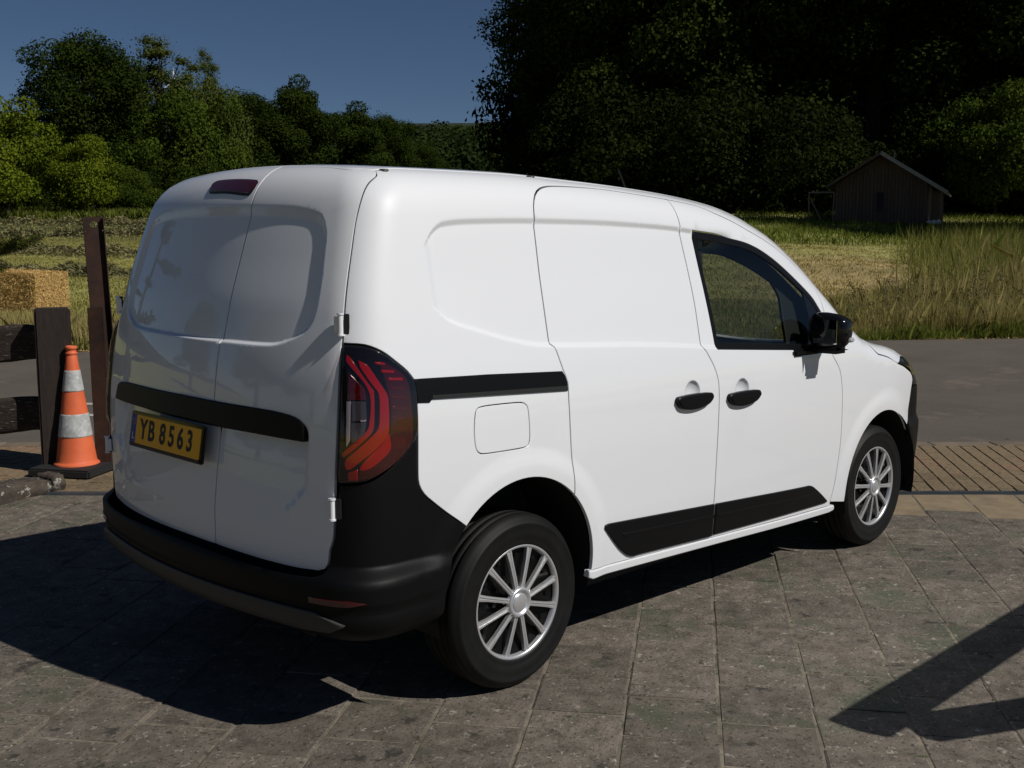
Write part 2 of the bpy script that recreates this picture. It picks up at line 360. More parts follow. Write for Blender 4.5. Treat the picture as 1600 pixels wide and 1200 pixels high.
def pdist(P, poly, closed=True):
    P = np.asarray(P, float); Q = np.array(poly, float); A = Q if closed else Q[:-1]; B = np.roll(Q, -1, 0) if closed else Q[1:]
    best = np.full(len(P), 1e9)
    for a, b in zip(A, B):
        d = b-a; t = np.clip(((P-a)@d)/max(d@d, 1e-12), 0, 1); q = a+t[:, None]*d; best = np.minimum(best, np.hypot(*(P-q).T))
    return best

# ---- depth field: pressed panels, wheel-arch flares, number-plate recess
recT = curve([(-.42, 1.60), (-.385, 1.62), (-.34, 1.665), (-.28, 1.693), (-.15, 1.701), (.17, 1.705), (.43, 1.704), (.77, 1.697), (1.04, 1.686), (1.13, 1.679), (1.5, 1.66)])
recB = curve([(-.45, 1.44), (-.376, 1.413), (-.32, 1.369), (-.166, 1.318), (-.024, 1.28), (.085, 1.258), (.165, 1.251), (.652, 1.221), (1.076, 1.185), (1.19, 1.173), (1.5, 1.15)])
UC = XB-R0*PI/2-YS            # middle of the rear face
def uy(y): return UC-y
RW = clean(cr([(uy(-.20), 1.288), (uy(-.47), 1.291), (uy(-.56), 1.313), (uy(-.635), 1.35), (uy(-.665), 1.41), (uy(-.672), 1.50), (uy(-.668), 1.60), (uy(-.655), 1.70), (uy(-.60), 1.748), (uy(-.48), 1.758), (uy(-.25), 1.748), (uy(0), 1.744), (uy(.25), 1.748), (uy(.48), 1.758), (uy(.60), 1.748), (uy(.655), 1.70), (uy(.668), 1.60), (uy(.672), 1.50), (uy(.665), 1.41), (uy(.635), 1.35), (uy(.56), 1.313), (uy(.47), 1.295), (uy(0), 1.288), (uy(-.20), 1.288)], .03))
ARC_R = (-.018, .412, .383); ARC_F = (2.742, .352, .383)
CUPS = [(.985, 1.003), (1.352, .980)]
def D_body(u, v):
    u = np.asarray(u, float); v = np.asarray(v, float); d = np.zeros(np.broadcast(u, v).shape)
    sd = (u > -.6) & (u < 1.6)
    d = d - np.where(sd, .0135*sst(-.003, .008, recT(u)-v)*sst(-.003, .014, v-recB(u))*sst(-.385, -.335, u)*(1-sst(1.25, 1.6, u)), 0)
    for c in (ARC_R, ARC_F):
        r = np.hypot(u-c[0], v-c[1]); d = d+np.where(u > -.6, .010*sst(.50, .415, r)*sst(.2, .3, v), 0)
    for c in CUPS:
        r = np.hypot(u-c[0], (v-c[1])*1.0)/.052; d = d-np.where((r < 1) & (u > 0), .024*np.clip(1-r**2.2, 0, 1)**.8, 0)
    rear = (u < UC+.95) & (u > UC-.95)
    if rear.any():
        P = np.stack([np.ravel(u+0*v), np.ravel(v+0*u)], 1); q = np.ravel(rear+np.zeros(d.shape, bool)); s = np.zeros(len(P))
        if q.any():
            ins = pip(P[q], RW); ds = pdist(P[q], RW); s[q] = np.where(ins, ds, -ds)
            wd_ = .011+.017*sst(1.33, 1.45, v); d = d-.0125*sst(0, 1, (s.reshape(d.shape)+.003)/wd_)*np.where(rear, 1, 0)
        ay = np.abs(u-UC); t = .036*(1-sst(.66, .98, v))*0+.036*np.clip((v-.70)/.30, 0, 1)**1.1*(1-sst(1.0, 1.06, v))
        lim = .672-.10*sst(.86, .72, v); d = d-np.where(rear, t*(1-sst(lim-.03, lim, ay)), 0)
    return d
def D_bump(u, v):
    u = np.asarray(u, float); v = np.asarray(v, float); d = np.zeros(np.broadcast(u, v).shape)
    ay = np.abs(u-UC); k = 1-sst(.86, 1.22, ay)                      # 1 across the back, 0 along the side
    d = d+.050*sst(.604, .550, v)*(.04+.96*k)*(ay < 1.5)
    d = d-.005*sst(.49, .465, v)*k+.003*sst(.455, .435, v)*k
    d = d-.09*sst(.42, .30, v)**1.3*(ay < 1.5)
    for c in (ARC_R, ARC_F):
        r = np.hypot(u-c[0], v-c[1]); d = d+np.where(u > -.6, .010*sst(.50, .415, r)*sst(.2, .3, v), 0)
    q = UF-1.0; d = d+np.where(u > 2.8, .02*sst(.66, .60, v), 0)
    return d
def D_lamp(u, v): return D_body(u, v)+.010*sst(.86, .92, v)*sst(1.33, 1.25, v)
def posn(u, v, off, disp):
    o, d = chart(u, v); t = solve(o, d, 0, 1.6); t = t+disp(u, v)+off
    return o+d*t[:, None], d
def xyposn(u, v, off, disp):
    u = np.asarray(u, float); v = np.asarray(v, float); z0 = np.minimum(.6, T(u, v*0)-.4)
    o = np.stack([u, v, z0], -1); d = np.zeros_like(o); d[:, 2] = 1
    t = solve(o, d, 0, 2.0); return o+d*(t+off)[:, None], d
def normals(u, v, off, disp, fn):
    e = .0015; a = fn(u+e, v, off, disp)[0]-fn(u-e, v, off, disp)[0]; b = fn(u, v+e, off, disp)[0]-fn(u, v-e, off, disp)[0]
    n = np.cross(a, b); n /= np.maximum(np.linalg.norm(n, axis=1), 1e-12)[:, None]; return n
def surface_mesh(name, outline, m, holes=(), off=0, depth=.016, step=.035, gap=.0026, bev=.002, bands=(), disp=D_body, fn=posn, mirror=False, edge=.02, keep=None):
    outs = []
    for i, pl in enumerate([outline, *holes]):
        p = dens(clean(pl), edge); s = 1 if i == 0 else -1
        g1 = inset(p, s*gap); g0 = inset(p, s*(gap+bev)); outs.append((g0, g1))
    pts = []; edges = []
    for g0, g1 in outs:
        b = len(pts); pts += g0; edges += [(b+i, b+(i+1) % len(g0)) for i in range(len(g0))]
    nb = len(pts)
    u0, v0 = np.min(outs[0][0], 0); u1, v1 = np.max(outs[0][0], 0)
    gu, gv = np.meshgrid(np.arange(u0+step/2, u1, step), np.arange(v0+step/2, v1, step)); gu = gu+((np.arange(gu.shape[0]) % 2)*step/2)[:, None]
    G = [np.stack([gu.ravel(), gv.ravel()], 1)]
    mind = [np.full(len(G[0]), step*.45)]
    for bd, offs in bands:
        Q = np.array(dens([tuple(q) for q in bd], .02)[:-1]) if len(bd) > 2 else np.array(bd)
        tg = np.gradient(Q, axis=0); tg /= np.maximum(np.linalg.norm(tg, axis=1), 1e-9)[:, None]; nn = np.stack([-tg[:, 1], tg[:, 0]], 1)
        for of in offs: G.append(Q+nn*of); mind.append(np.full(len(Q), .0035))
    G = np.concatenate(G); mind = np.concatenate(mind)
    ok = pip(G, outs[0][0])
    for g0, g1 in outs[1:]: ok &= ~pip(G, g0)
    G, mind = G[ok], mind[ok]
    if len(G):
        dd = np.full(len(G), 1e9)
        for g0, g1 in outs: dd = np.minimum(dd, pdist(G, g0))
        G = G[dd > np.minimum(mind, .012)]
    allp = [Vector(p) for p in pts]+[Vector((float(a), float(b))) for a, b in G]
    vo, eo, fo, ov, oe, of_ = delaunay_2d_cdt(allp, edges, [], 0, 1e-5)
    VV = np.array([(v.x, v.y) for v in vo]); cen = np.array([VV[list(f)].mean(0) for f in fo])
    ok = pip(cen, outs[0][0])
    for g0, g1 in outs[1:]: ok &= ~pip(cen, g0)
    Fs = []
    for f, k in zip(fo, ok):
        if not k: continue
        a, b, c = VV[f[0]], VV[f[1]], VV[f[2]]
        Fs.append(tuple(f) if (b[0]-a[0])*(c[1]-a[1])-(b[1]-a[1])*(c[0]-a[0]) > 0 else tuple(reversed(f)))
    P, dr = fn(VV[:, 0], VV[:, 1], off, disp); N = normals(VV[:, 0], VV[:, 1], off, disp, fn)
    flip = (N*dr).sum(1).mean() < 0
    if flip: N = -N
    V = list(P); NN = list(N); rings = []
    where = {}
    for i, idxs in enumerate(ov):
        for k in idxs: where.setdefault(k, i)
    b = 0
    for g0, g1 in outs:
        n = len(g0); top = [where.get(b+i, 0) for i in range(n)]; b += n
        g0a, g1a = np.array(g0), np.array(g1)
        q, d = fn(g1a[:, 0], g1a[:, 1], off, disp); nq = normals(g1a[:, 0], g1a[:, 1], off, disp, fn)
        if flip: nq = -nq
        p0 = P[top]; outw = q-p0; outw /= np.maximum(np.linalg.norm(outw, axis=1), 1e-9)[:, None]
        r1 = q-nq*bev*.8; r2 = q-nq*depth
        a1 = len(V); V += list(r1); n1 = nq+outw; n1 /= np.linalg.norm(n1, axis=1)[:, None]; NN += list(n1)
        a2 = len(V); V += list(r1); NN += list(outw); a3 = len(V); V += list(r2); NN += list(outw)
        for i in range(n):
            j = (i+1) % n; rings.append((top[i], a1+i, a1+j, top[j])); rings.append((a2+i, a3+i, a3+j, a2+j))
    if flip: Fs = [tuple(reversed(f)) for f in Fs]; rings = [tuple(reversed(f)) for f in rings]
    Fs += rings
    # the chart may be left-handed: orient the faces with their normals
    V = np.array(V); NN = np.array(NN)
    if mirror: V[:, 1] *= -1; NN[:, 1] *= -1
    out = []
    for f in Fs:
        f = tuple(dict.fromkeys(f))
        if len(f) < 3: continue
        a, b_, c = V[f[0]], V[f[1]], V[f[2]]; g = np.cross(b_-a, c-a)
        out.append(f if g@(NN[f[0]]+NN[f[1]]+NN[f[2]]) >= 0 else tuple(reversed(f)))
    me = me_of(name, V, out, m, True); me.normals_split_custom_set_from_vertices([tuple(n) for n in NN]); return me
def panel(name, outline, m, parent, **k):
    return obj(name, surface_mesh(name, outline, m, **k), parent)
def frame_at(u, v, off=0, disp=D_body):
    U = np.array([u]); V = np.array([v]); p = posn(U, V, off, disp)[0][0]; n = normals(U, V, off, disp, posn)[0]
    if n@chart(U, V)[1][0] < 0: n = -n
    return Vector(p), Vector(n)

van = empty('van', (0, 0, 0)); tag(van, 'white panel van with black bumper and yellow number plate parked on the paving', 'van')

# ---- outlines (u forwards along the side, round the corners; v upwards)
reargap = [(-.47, 1.850), (-.505, 1.826), (-.579, 1.803), (-.622, 1.772), (-.659, 1.709), (-.678, 1.605), (-.692, 1.468), (-.698, 1.318), (-.703, 1.266), (-.709, 1.016), (-.716, .862), (-.720, .744), (-.726, .680), (-.736, .650), (-.740, .610), (-.752, .582), (-.775, .572)]
lampTop = [(-.698, 1.312), (-.637, 1.308), (-.590, 1.287), (-.549, 1.253), (-.511, 1.218), (-.489, 1.187)]
bump = [(-.489, 1.187), (-.486, 1.136), (-.490, .994), (-.492, .863), (-.482, .828), (-.458, .795), (-.379, .731), (-.300, .671)]
aR = lambda a0, a1, n=20: arc(ARC_R[:2], ARC_R[2], a0, a1, n)
def ang(c, p): return math.degrees(math.atan2(p[1]-c[1], p[0]-c[0]))
slideRear = [(.246, .70), (.243, .76), (.230, .886), (.223, 1.051), (.224, 1.117), (.205, 1.163), (.175, 1.249), (.161, 1.262), (.162, 1.487), (.172, 1.704), (.178, 1.736), (.205, 1.766), (.25, 1.787), (.318, 1.799), (.5, 1.807), (.668, 1.807), (1.05, 1.790)]
doorTop2 = [(1.05, 1.790), (1.25, 1.777), (1.36, 1.750), (1.498, 1.718), (1.653, 1.671), (1.825, 1.605), (2.024, 1.504), (2.125, 1.412), (2.155, 1.35), (2.160, 1.250)]
doorgap = [(1.042, 1.790), (1.045, 1.70), (1.055, 1.62), (1.067, 1.525), (1.079, 1.369), (1.083, 1.185), (1.10, 1.168), (1.146, 1.104), (1.172, 1.042), (1.178, .964), (1.173, .835), (1.171, .712), (1.171, .50), (1.172, .342)]
fendgap = [(2.160, 1.250), (2.160, 1.09), (2.162, 1.072), (2.229, .997), (2.257, .905), (2.268, .752), (2.272, .628), (2.262, .526), (2.246, .408), (2.223, .322)]
vtop = [(-.47, 1.850), (0, 1.845), (.5, 1.842), (.9, 1.838), (1.2, 1.828), (1.4, 1.808), (1.6, 1.765), (1.8, 1.69), (2.0, 1.585), (2.2, 1.46), (2.34, 1.39), (2.44, 1.34)]
angR0 = ang(ARC_R, (-.300, .671)); angRs = ang(ARC_R, (.246, .70)); 
# right (and mirrored left) sides
body_side = (cr(vtop[::-1], .03)+cr(reargap[:8], .02)+cr(lampTop)+cr(bump)+aR(angR0, angRs)+cr(slideRear[:-1])+cr(doorTop2)+ln((2.160, 1.250), (2.30, 1.21), (2.44, 1.22), (2.44, 1.34)))
slide = (cr(slideRear)+ln((1.05, 1.790), (1.042, 1.790))[1:]+cr(doorgap)+ln((1.172, .342), (.352, .372))+aR(ang(ARC_R, (.352, .372)), angRs))
sill_line = curve([(0, .384), (.352, .372), (1.17, .342), (2.27, .300), (3, .28)])
fdoor = (cr(doorgap[::-1])[:]+ln((1.042, 1.790), (1.05, 1.790))[1:]+cr(doorTop2)+ln((2.160, 1.250), (2.160, 1.09))+cr(fendgap[1:])+ln((2.223, .322), (2.223, .303), (1.172, .342)))
winpoly = (cr([(1.131, 1.676), (1.33, 1.663), (1.553, 1.630), (1.731, 1.566), (1.915, 1.470), (2.065, 1.368), (2.128, 1.285)], .02)+cr([(2.128, 1.285), (2.135, 1.20), (2.13, 1.12)])+cr([(2.13, 1.105), (1.759, 1.130), (1.187, 1.172)])+cr([(1.187, 1.172), (1.175, 1.3), (1.150, 1.52), (1.131, 1.676)]))
farc = lambda a0, a1: arc(ARC_F[:2], ARC_F[2]*1.0, a0, a1, 26)
fb = [(3.045, .590), (3.072, .649), (3.092, .72), (3.112, .805), (3.14, .82)]
hoodline = [(2.50, 1.26), (2.56, 1.13), (2.60, 1.06), (2.628, 1.023), (2.665, .994), (2.778, .961), (2.907, .924)]
fender = (cr(fendgap)+ln((2.223, .322), (ARC_F[0]-.383*math.cos(math.radians(7)), .30))+farc(187, ang(ARC_F, (3.045, .590)))+cr(fb[:4])+cr([(3.112, .805), (3.126, .845), (3.094, .880), (3.007, .906), (2.907, .924)])+cr(hoodline[::-1])+ln((2.50, 1.26), (2.44, 1.30), (2.44, 1.22), (2.30, 1.21), (2.160, 1.250)))
headl = cr([(2.907, .924), (3.01, .910), (3.10, .884), (3.135, .815)])+cr([(3.135, .815), (3.3, .80), (3.48, .83), (3.56, .88), (3.5, .925)])+cr([(3.5, .925), (3.3, .945), (3.1, .955), (2.97, .950), (2.907, .924)])
lampo = cr(lampTop)+cr([(-.489, 1.187), (-.486, 1.136), (-.492, 1.02), (-.526, .967), (-.587, .912), (-.636, .879), (-.681, .872), (-.7105, .872)])+cr([(-.7105, .872), (-.705, 1.011), (-.700, 1.199), (-.698, 1.312)])
recband = [(list(zip(np.arange(-.42, 1.16, .02), recT(np.arange(-.42, 1.16, .02)))), (-.014, -.010, -.0075, -.005, -.0025, 0, .003, .008)), (list(zip(np.arange(-.42, 1.2, .02), recB(np.arange(-.42, 1.2, .02)))), (-.01, -.003, .001, .005, .009, .013, .017, .023)),
           ([(-.40, 1.45), (-.40, 1.6)], (0,))]
for s_ in (-.39, -.38, -.37, -.36, -.35, -.34, -.33): recband.append(([(s_, v) for v in np.arange(1.32, 1.70, .02)], (0,)))
archband = [(arc(ARC_R[:2], r, -20, 170, 40), (0,)) for r in (.40, .42, .44, .46, .48, .50)]
farchband = [(arc(ARC_F[:2], r, -20, 190, 40), (0,)) for r in (.40, .42, .44, .46, .48, .50)]
def cupband(c): return [(arc(c, r, 0, 360, 28), (0,)) for r in (.006, .014, .022, .03, .037, .043, .048, .052, .056)]
flap_o = cr([(-.250, 1.035), (-.240, 1.064), (-.215, 1.072), (-.134, 1.072), (-.026, 1.067), (.001, 1.055), (.009, 1.023), (.012, .940), (.003, .913), (-.023, .907), (-.141, .908), (-.226, .913), (-.247, .932), (-.254, .985), (-.250, 1.035)], .012)
LAMPBITS = [
    ('outer_lens', [(-0.600, 1.262), (-0.565, 1.240), (-0.525, 1.205), (-0.512, 1.160), (-0.510, 1.02), (-0.525, .975), (-0.570, .930), (-0.625, .893), (-0.655, .889), (-0.648, .93), (-0.600, 0.99), (-0.578, 1.033), (-0.575, 1.134), (-0.582, 1.18)], M['outer_lens'], .001),
    ('light_guide', [(-0.653, 1.262), (-0.630, 1.246), (-0.605, 1.200), (-0.583, 1.156), (-0.579, 1.134), (-0.582, 1.033), (-0.600, 1.000), (-0.645, 0.953), (-0.681, 0.919), (-0.687, 0.949), (-0.656, 0.988), (-0.615, 1.037), (-0.606, 1.061), (-0.604, 1.155), (-0.621, 1.188), (-0.648, 1.240)], M['red'], .003),
    ('light_guide', [(-0.683, 1.279), (-0.674, 1.271), (-0.624, 1.181), (-0.616, 1.168), (-0.619, 1.050), (-0.636, 1.019), (-0.692, 0.958), (-0.694, 0.972), (-0.646, 1.029), (-0.631, 1.056), (-0.629, 1.167), (-0.685, 1.260)], M['red'], .004),
    ('light_foot', [(-0.681, 0.911), (-0.658, 0.922), (-0.657, 0.885), (-0.681, 0.884)], M['red'], .003),
    ('lower_lens', [(-0.581, 1.030), (-0.577, 0.982), (-0.600, 0.950), (-0.632, 0.922), (-0.654, 0.920), (-0.638, 0.954), (-0.598, 1.000)], M['red'], .002),
    ('lens_dash', [(-0.611, 1.257), (-0.583, 1.251), (-0.584, 1.245), (-0.609, 1.249)], M['red'], .002),
    ('lens_dash', [(-0.596, 1.231), (-0.558, 1.226), (-0.558, 1.218), (-0.592, 1.222)], M['red'], .002),
    ('lens_dash', [(-0.576, 1.204), (-0.533, 1.201), (-0.533, 1.192), (-0.576, 1.197)], M['red'], .002),
    ('lens_dash', [(-0.571, 1.178), (-0.529, 1.172), (-0.528, 1.162), (-0.571, 1.169)], M['red_dark'], .002),
    ('lens_dash', [(-0.571, 1.149), (-0.531, 1.144), (-0.530, 1.133), (-0.571, 1.139)], M['red_dark'], .002),
    ('lens_dash', [(-0.571, 1.115), (-0.531, 1.109), (-0.531, 1.097), (-0.571, 1.105)], M['red_dark'], .002),
    ('lens_dash', [(-0.571, 1.083), (-0.531, 1.078), (-0.532, 1.065), (-0.571, 1.074)], M['red_dark'], .002),
    ('lens_dash', [(-0.571, 1.051), (-0.532, 1.046), (-0.532, 1.031), (-0.571, 1.040)], M['red_dark'], .002),
    ('lens_dash', [(-0.571, 1.016), (-0.534, 1.009), (-0.536, 0.981), (-0.563, 0.976), (-0.574, 0.981)], M['red_dark'], .002),
    ('reversing_lens', [(-0.670, 1.136), (-0.636, 1.134), (-0.635, 1.075), (-0.670, 1.073)], M['clear_dark'], .002),
    ('reversing_lens', [(-0.672, 1.068), (-0.636, 1.069), (-0.641, 1.030), (-0.672, 1.000)], M['clear_dark'], .002),
    ('reflector', [(-0.683, 1.135), (-0.673, 1.135), (-0.675, 1.013), (-0.684, 0.990)], M['clear'], .004),
    ('reflector', [(-0.650, 1.078), (-0.636, 1.078), (-0.637, 1.072), (-0.650, 1.071)], M['clear'], .004),
    ('upper_lens', [(-0.678, 1.225), (-0.638, 1.172), (-0.635, 1.139), (-0.681, 1.140)], M['red_dark'], .002),
]
for side in (0, 1):
    k = dict(mirror=bool(side))
    panel('quarter_panel', body_side, M['paint'], van, holes=[flap_o], bands=recband+archband, **k)
    panel('fuel_flap', flap_o, M['paint'], van, gap=.0012, **k)
    panel('sliding_door', slide, M['paint'], van, bands=recband+archband+cupband(CUPS[0]), **k)
    fd = panel('front_door', fdoor, M['paint'], van, holes=[winpoly], bands=recband+cupband(CUPS[1]), depth=.02, **k)
    panel('front_wing', fender, M['paint'], van, bands=farchband, depth=.007, **k)
    panel('headlight', headl, M['gloss_black'], van, gap=.002, **k)
    # window: black surround and one tinted pane
    wi = clean(winpoly); inner = inset(wi, .028)
    Z0 = lambda u, v: -.0130*(1-sst(1.22, 1.5, np.asarray(u)+0*np.asarray(v)))*sst(1.672, 1.61, v)
    panel('window_frame', wi, M['trim'], van, holes=[inner], gap=.0005, off=-.002, depth=.012, disp=Z0, **k)
    panel('window_pane', inset(wi, .02), M['glass'], van, gap=0, off=-.006, depth=.003, disp=Z0, **k)
    panel('window_divider', [(2.0, 1.10), (2.145, 1.10), (2.15, 1.3), (2.06, 1.37), (1.99, 1.40)], M['gloss_black'], van, gap=0, off=-.0045, depth=.01, disp=Z0, **k)
    see = cr([(1.262, 1.625), (1.43, 1.612), (1.586, 1.562), (1.70, 1.517), (1.815, 1.465)])+cr([(1.815, 1.465), (1.862, 1.378), (1.850, 1.243), (1.847, 1.135)])+ln((1.847, 1.135), (1.275, 1.175))+cr([(1.275, 1.175), (1.262, 1.3), (1.255, 1.48), (1.262, 1.625)])
    panel('cab_trim', cr([(1.17, 1.70), (1.35, 1.69), (1.60, 1.655), (1.80, 1.58), (2.0, 1.46), (2.16, 1.33), (2.22, 1.22), (2.2, 1.12)], .03)+ln((2.2, 1.12), (2.18, 1.06), (1.20, 1.10), (1.17, 1.70)), M['dash'], van, holes=[see], gap=0, bev=.004, off=-.065, depth=.015, disp=lambda u, v: np.zeros(np.broadcast(u, v).shape), **k)
    # sill, claddings, sliding rail
    sill = [(x, float(sill_line(x))) for x in np.arange(.352, 2.262, .05)]+[(2.262, .300), (2.272, .285), (2.262, .270)]+[(x, float(sill_line(x))-.036) for x in np.arange(2.22, .40, -.05)]+[(.375, .333), (.348, .345)]
    panel('sill', sill, M['paint'], van, off=.005, depth=.03, gap=.001, bev=.006, **k)
    panel('side_cladding', cr([(.430, .528), (.436, .540), (.46, .5415)])+ln((.46, .5415), (1.166, .499), (1.166, .352), (.66, .374))+cr([(.66, .374), (.62, .374), (.585, .385), (.53, .425), (.430, .528)]), M['trim'], van, off=.011, depth=.013, gap=.001, bev=.005, **k)
    panel('side_cladding', ln((1.178, .498), (1.93, .4525))+cr([(1.93, .4525), (1.985, .449), (2.02, .436), (2.10, .39), (2.172, .343)])+cr([(2.172, .343), (2.178, .332), (2.16, .330)])+ln((2.16, .330), (1.178, .356)), M['trim'], van, off=.011, depth=.013, gap=.001, bev=.005, **k)
    for a_, b_ in (((.53, .488), (1.162, .452)), ((1.182, .451), (2.06, .402))):
        panel('cladding_rib', [(a_[0], a_[1]), (b_[0], b_[1]), (b_[0], b_[1]-.016), (a_[0]+.02, a_[1]-.018)], M['trim'], van, off=.015, depth=.006, gap=0, bev=.004, **k)
    panel('sliding_rail', ln((-.488, 1.192), (-.178, 1.181), (.196, 1.161))+cr([(.196, 1.161), (.212, 1.14), (.219, 1.117), (.219, 1.086)])+ln((.219, 1.086), (-.187, 1.108), (-.430, 1.119), (-.442, 1.109), (-.485, 1.113)), M['trim'], van, off=.005, depth=.02, gap=.0005, bev=.003, **k)
    panel('rail_slot', ln((-.43, 1.133), (.215, 1.105), (.215, 1.088), (-.43, 1.121)), M['dark'], van, off=.0065, depth=.002, gap=0, bev=.0005, **k)
    # handles
    for (hx, hz), (w_, tl) in zip(CUPS, ((.125, 0), (.122, 0))):
        hs = [(hx-w_+.0, hz-.020), (hx-w_+.012, hz-.006), (hx-.03, hz-.002), (hx+w_*.7, hz-.004), (hx+w_-.006, hz-.010), (hx+w_, hz-.030), (hx+w_-.03, hz-.052), (hx+.03, hz-.064), (hx-.04, hz-.064), (hx-w_+.025, hz-.050), (hx-w_+.0, hz-.020)]
        z_ = lambda p: (p[0], p[1]-.024*0)
        panel('door_handle', cr(hs, .012), M['trim'], van, off=.026, depth=.03, gap=0, bev=.009, step=.015, **dict(k, disp=lambda u, v: np.zeros(np.broadcast(u, v).shape)))
    # tail lamp
    lamp = panel('tail_lamp', lampo, M['gloss_black'], van, disp=D_lamp, step=.02, gap=.0035, **k)
    obj('lamp_cover', surface_mesh('lamp_cover', lampo, M['lens_cover'], off=.008, depth=.004, disp=D_lamp, step=.02, gap=.006, bev=.003, **k), lamp)
    for nm, pts, m_, of in LAMPBITS:
        o_ = obj(nm, surface_mesh(nm, cr(pts+[pts[0]], .012) if len(pts) > 6 else pts, m_, off=of, depth=.006, step=.02, gap=0, bev=.0015, disp=D_lamp, edge=.01, **k), lamp)

# ---- rear doors, split off-centre
US = uy(-.2)
dbot = [(-.775, .572), (-.86, .566), (-1.0, .566), (-1.24, .572), (UC, .574)]
dbotL = [(MIR(a), b) for a, b in dbot[:-1]]
gapL = [(MIR(a), b) for a, b in reargap]
TOPV = 1.876
rtop = [(-.47, 1.850), (-.50, 1.862), (-.60, TOPV), (-.9, TOPV+.004)]
seam_u = uy(-.2)
rdoor = cr(reargap)+cr([(-.775, .572), (-.86, .566), (-1.0, .566), (seam_u, .573)])+ln((seam_u, .573), (seam_u, TOPV+.004))+cr([(seam_u, TOPV+.004), (-.9, TOPV+.004), (-.60, TOPV), (-.47, 1.850)])
ldoor = cr([(MIR(a), b) for a, b in reargap])+cr([(MIR(-.775), .572), (MIR(-.86), .566), (MIR(-1.0), .566), (UC, .574), (seam_u, .573)])+ln((seam_u, .573), (seam_u, TOPV+.004))+cr([(seam_u, TOPV+.004), (MIR(-.9), TOPV+.004), (MIR(-.60), TOPV), (MIR(-.47), 1.850)])
rwb = (RW, (-.008, -.003, .001, .004, .007, .010, .015, .020, .026, .032))
lob = ([(u_, 1.03) for u_ in np.arange(UC-.75, UC+.75, .02)], (-.03, -.022, -.015, -.008, 0, .008, .015, .022, .03))
rb = [rwb, lob]+[([(UC+s_*q, v_) for v_ in np.arange(.70, 1.06, .02)], (0,)) for s_ in (-1, 1) for q in (.60, .63, .64, .65, .66, .67, .68)]
dr_ = panel('rear_door', rdoor, M['paint'], van, bands=rb, gap=.003, step=.03); dl_ = panel('rear_door', ldoor, M['paint'], van, bands=rb, gap=.003, step=.03)
D_nolow = lambda u, v: np.zeros(np.broadcast(u, v).shape)
barp = [(uy(-.650), .992), (uy(-.651), 1.034), (uy(-.636), 1.060), (uy(-.59), 1.074), (uy(-.49), 1.081), (uy(0), 1.086), (uy(.49), 1.081), (uy(.600), 1.072), (uy(.63), 1.060), (uy(.655), .998)]
panel('rear_trim_bar', cr(barp[:6], .02)+cr(barp[5:], .02)+ln((uy(.655), .998), (uy(0), 1.006), (uy(-.650), .992)), M['trim'], van, off=.008, depth=.055, gap=0, bev=.005, disp=D_nolow)
bl = cr([(uy(-.178), 1.786), (uy(-.178), 1.799), (uy(-.165), 1.8045), (uy(-.02), 1.809), (uy(.110), 1.810), (uy(.126), 1.803), (uy(.122), 1.787), (uy(.108), 1.779), (uy(-.02), 1.775), (uy(-.165), 1.770), (uy(-.178), 1.786)], .01)
panel('brake_light', bl, M['brake'], van, off=.006, depth=.012, gap=0, bev=.003, step=.02, edge=.01)
panel('brake_light_surround', clean(inset(clean(bl), -.004)), M['gloss_black'], van, off=.002, depth=.01, gap=0, bev=.001, step=.02, edge=.01)

# ---- bumper wrapping both rear corners, with skid strip and reflectors
bb = .350
b_side = [(-.7105, .868), (-.681, .868), (-.636, .875), (-.587, .908), (-.526, .963), (-.497, 1.0), (-.494, .863), (-.484, .828), (-.460, .795), (-.381, .731), (-.302, .671)]
b_arch = aR(angR0+.3, 190, 12)
bright = [(-.703, .868), (-.712, .800), (-.717, .744), (-.723, .68), (-.733, .650), (-.737, .610), (-.750, .577), (-.775, .567), (-.86, .561), (-1.0, .561), (-1.24, .567), (UC, .569)]
half = cr(b_side, .02)+b_arch+ln(b_arch[-1], (-.42, .335), (-.60, bb), (-.80, bb), (UC, bb))
bumper = half + [(MIR(a), b) for a, b in half[::-1]] + cr([(MIR(a), b) for a, b in bright])[:-1] + cr(bright)[::-1]
bumpbands = [([(u_, v_) for u_ in np.arange(-.42, -2.6, -.025)], (0,)) for v_ in (.605, .596, .588, .58, .572, .564, .556, .49, .48, .47, .455, .447, .44, .41, .39, .37, .35)]+archband
bo = panel('rear_bumper', bumper, M['black_plastic'], van, disp=D_bump, bands=bumpbands, gap=.0015, depth=.03, step=.035)
panel('skid_strip', [(uy(y), .452) for y in np.arange(-.70, .701, .05)]+[(uy(.78), .42), (uy(.74), .385)]+[(uy(y), .372) for y in np.arange(.65, -.66, -.05)]+[(uy(-.74), .385), (uy(-.78), .42)], M['skid'], van, disp=D_bump, off=.010, depth=.02, gap=0, bev=.004, bands=[([(u_, v_) for u_ in np.arange(uy(-.7), uy(.7), -.03)], (0,)) for v_ in (.445, .43, .41, .39)])
for s_ in (-1, 1):
    panel('rear_reflector', [(uy(s_*.685), .480), (uy(s_*.685), .500), (uy(s_*.79), .504), (uy(s_*.83), .494), (uy(s_*.79), .482)], M['red_dark'], van, disp=D_bump, off=.004, depth=.01, gap=0, bev=.002, step=.02, edge=.02)
